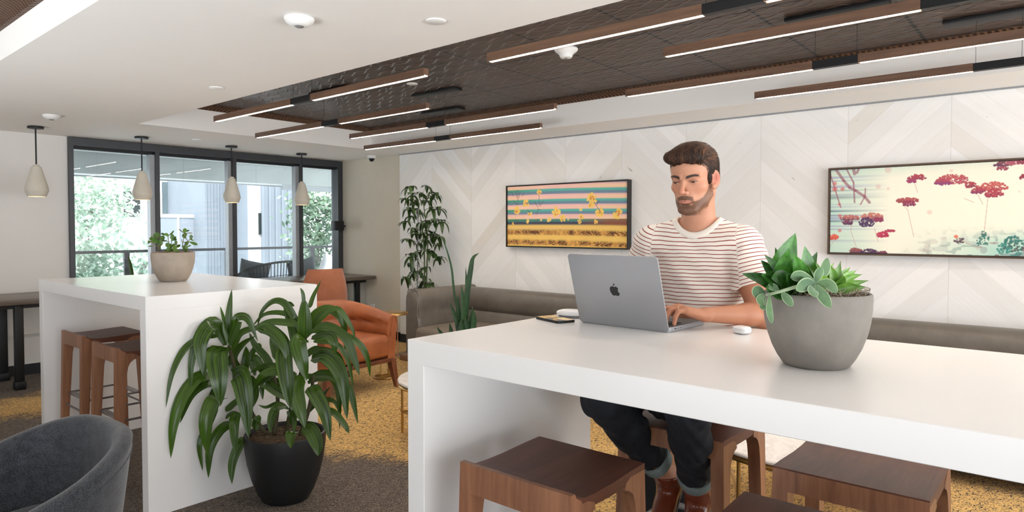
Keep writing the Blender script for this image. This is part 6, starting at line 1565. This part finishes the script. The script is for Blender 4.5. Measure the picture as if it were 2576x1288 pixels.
for cc, Kn_, An in ((cR, KneeR, AnkR), (cL, KneeL, AnkL)):
    ad = Vector((An-Kn_)/np.linalg.norm(An-Kn_)); c0 = Vector(cc)-man.location; u = ad.orthogonal().normalized(); w = ad.cross(u); rings = []
    for k in range(40):
        t = 2*PI*k/40; rad = u*math.cos(t)+w*math.sin(t); wb = .0015*math.sin(3*t+1)
        rings.append([c0+rad*(r+wb)+ad*h for r, h in ((.0545, -.002), (.0585, -.001), (.0590, .004), (.0560, .038), (.0540, .040), (.0500, .038), (.0490, .0))])
    m = MB(); m.loft(rings+[rings[0]], True, False); m.build('cuff', M['cuff'], jo, 60)
# ---- boots
M['boot'] = plain('brown_leather', (112, 52, 30), .28, var=.18, vscale=14, coat=.3)
M['elastic'] = plain('boot_elastic', (48, 30, 24), .8)
for An, fd_, in ((AnkR, fdR), (AnkL, fdL)):
    up_ = SK_D([0, 0, 1.])-fd_*fd_[2]; up_ /= np.linalg.norm(up_); sd_ = np.cross(fd_, up_)
    R_ = np.stack([fd_, sd_, up_]); A = An+SK_D([.004, 0, -.012])
    base_ = A-up_*.060
    ops = [(seg_rc(A+SK_D([-.004, 0, .004]), A-up_*.045, .043, .044), .015, 1), (ell(base_+fd_*-.015, (.052, .036, .034), R_), .02, 1), (ell(base_+fd_*.075+up_*-.002, (.105, .040, .036), R_), .025, 1), (ell(base_+fd_*.145-up_*.012, (.052, .041, .024), R_), .02, 1)]
    lo = np.minimum(A, base_+fd_*.2)-.08; hi = np.maximum(A, base_+fd_*.2)+.08
    sole_pl = base_-up_*.030
    def bpost(d, X, Y, Z, sp=sole_pl, up_=up_, A=A):
        d = np.maximum(d, -halfspace(sp, up_)(X, Y, Z)); return np.maximum(d, halfspace(A+SK_D([0, 0, .006]), (0, 0, 1.))(X, Y, Z)).astype(np.float32)
    Pb, Fb = surface(ops, Grid(axis_(lo[0], hi[0], .003), axis_(lo[1], hi[1], .003), axis_(lo[2], hi[2], .003)), slab=60, post=bpost)
    bo_ = np_mesh('boot', smooth_mesh(Pb, Fb, 1, .4), Fb, M['boot'], man)
    m = MB(); rings = []
    for s in [k/14 for k in range(15)]:
        u = -.062+.255*s; w_ = .040*math.sin(PI*min(1, max(.0, .12+.80*s)))**.45*(1-.10*math.sin(PI*s)*(s < .6))
        c0 = sole_pl+fd_*u-np.array(man.location)
        rings.append([c0+sd_*w_+up_*.002, c0-sd_*w_+up_*.002, c0-sd_*w_-up_*(.010 if s > .3 else .022), c0+sd_*w_-up_*(.010 if s > .3 else .022)])
    m.loft(rings, True, True); m.build('sole', M['black_trim'], bo_, 30)
    for sg in (-1, 1):
        c0 = A-up_*.02+sd_*sg*.0435-np.array(man.location); m = MB()
        pts_ = [(-.016, .022), (.016, .022), (.013, -.01), (.0, -.040), (-.013, -.01)]
        fr_ = [c0+fd_*a+up_*b+sd_*sg*(.0018-.9*abs(a)**1.6*4) for a, b in pts_]; bk_ = [p_-sd_*sg*.008 for p_ in fr_]
        m.loft([fr_, bk_], True, True); m.build('elastic_panel', M['elastic'], bo_, 30)
# ---- ring on the ring finger of the left hand
K, P1 = fing_log[2][0], fing_log[2][1]; ad = Vector((P1-K)/np.linalg.norm(P1-K)); c0 = Vector(K+(P1-K)*.42)-man.location; u = ad.orthogonal().normalized(); w = ad.cross(u)
MB().tube([c0+(u*math.cos(t)+w*math.sin(t))*.0098 for t in [2*PI*k/32 for k in range(32)]], .0013, 8, closed=True).build('ring', plain('gold_ring', (226, 196, 150), .2, .9), man)
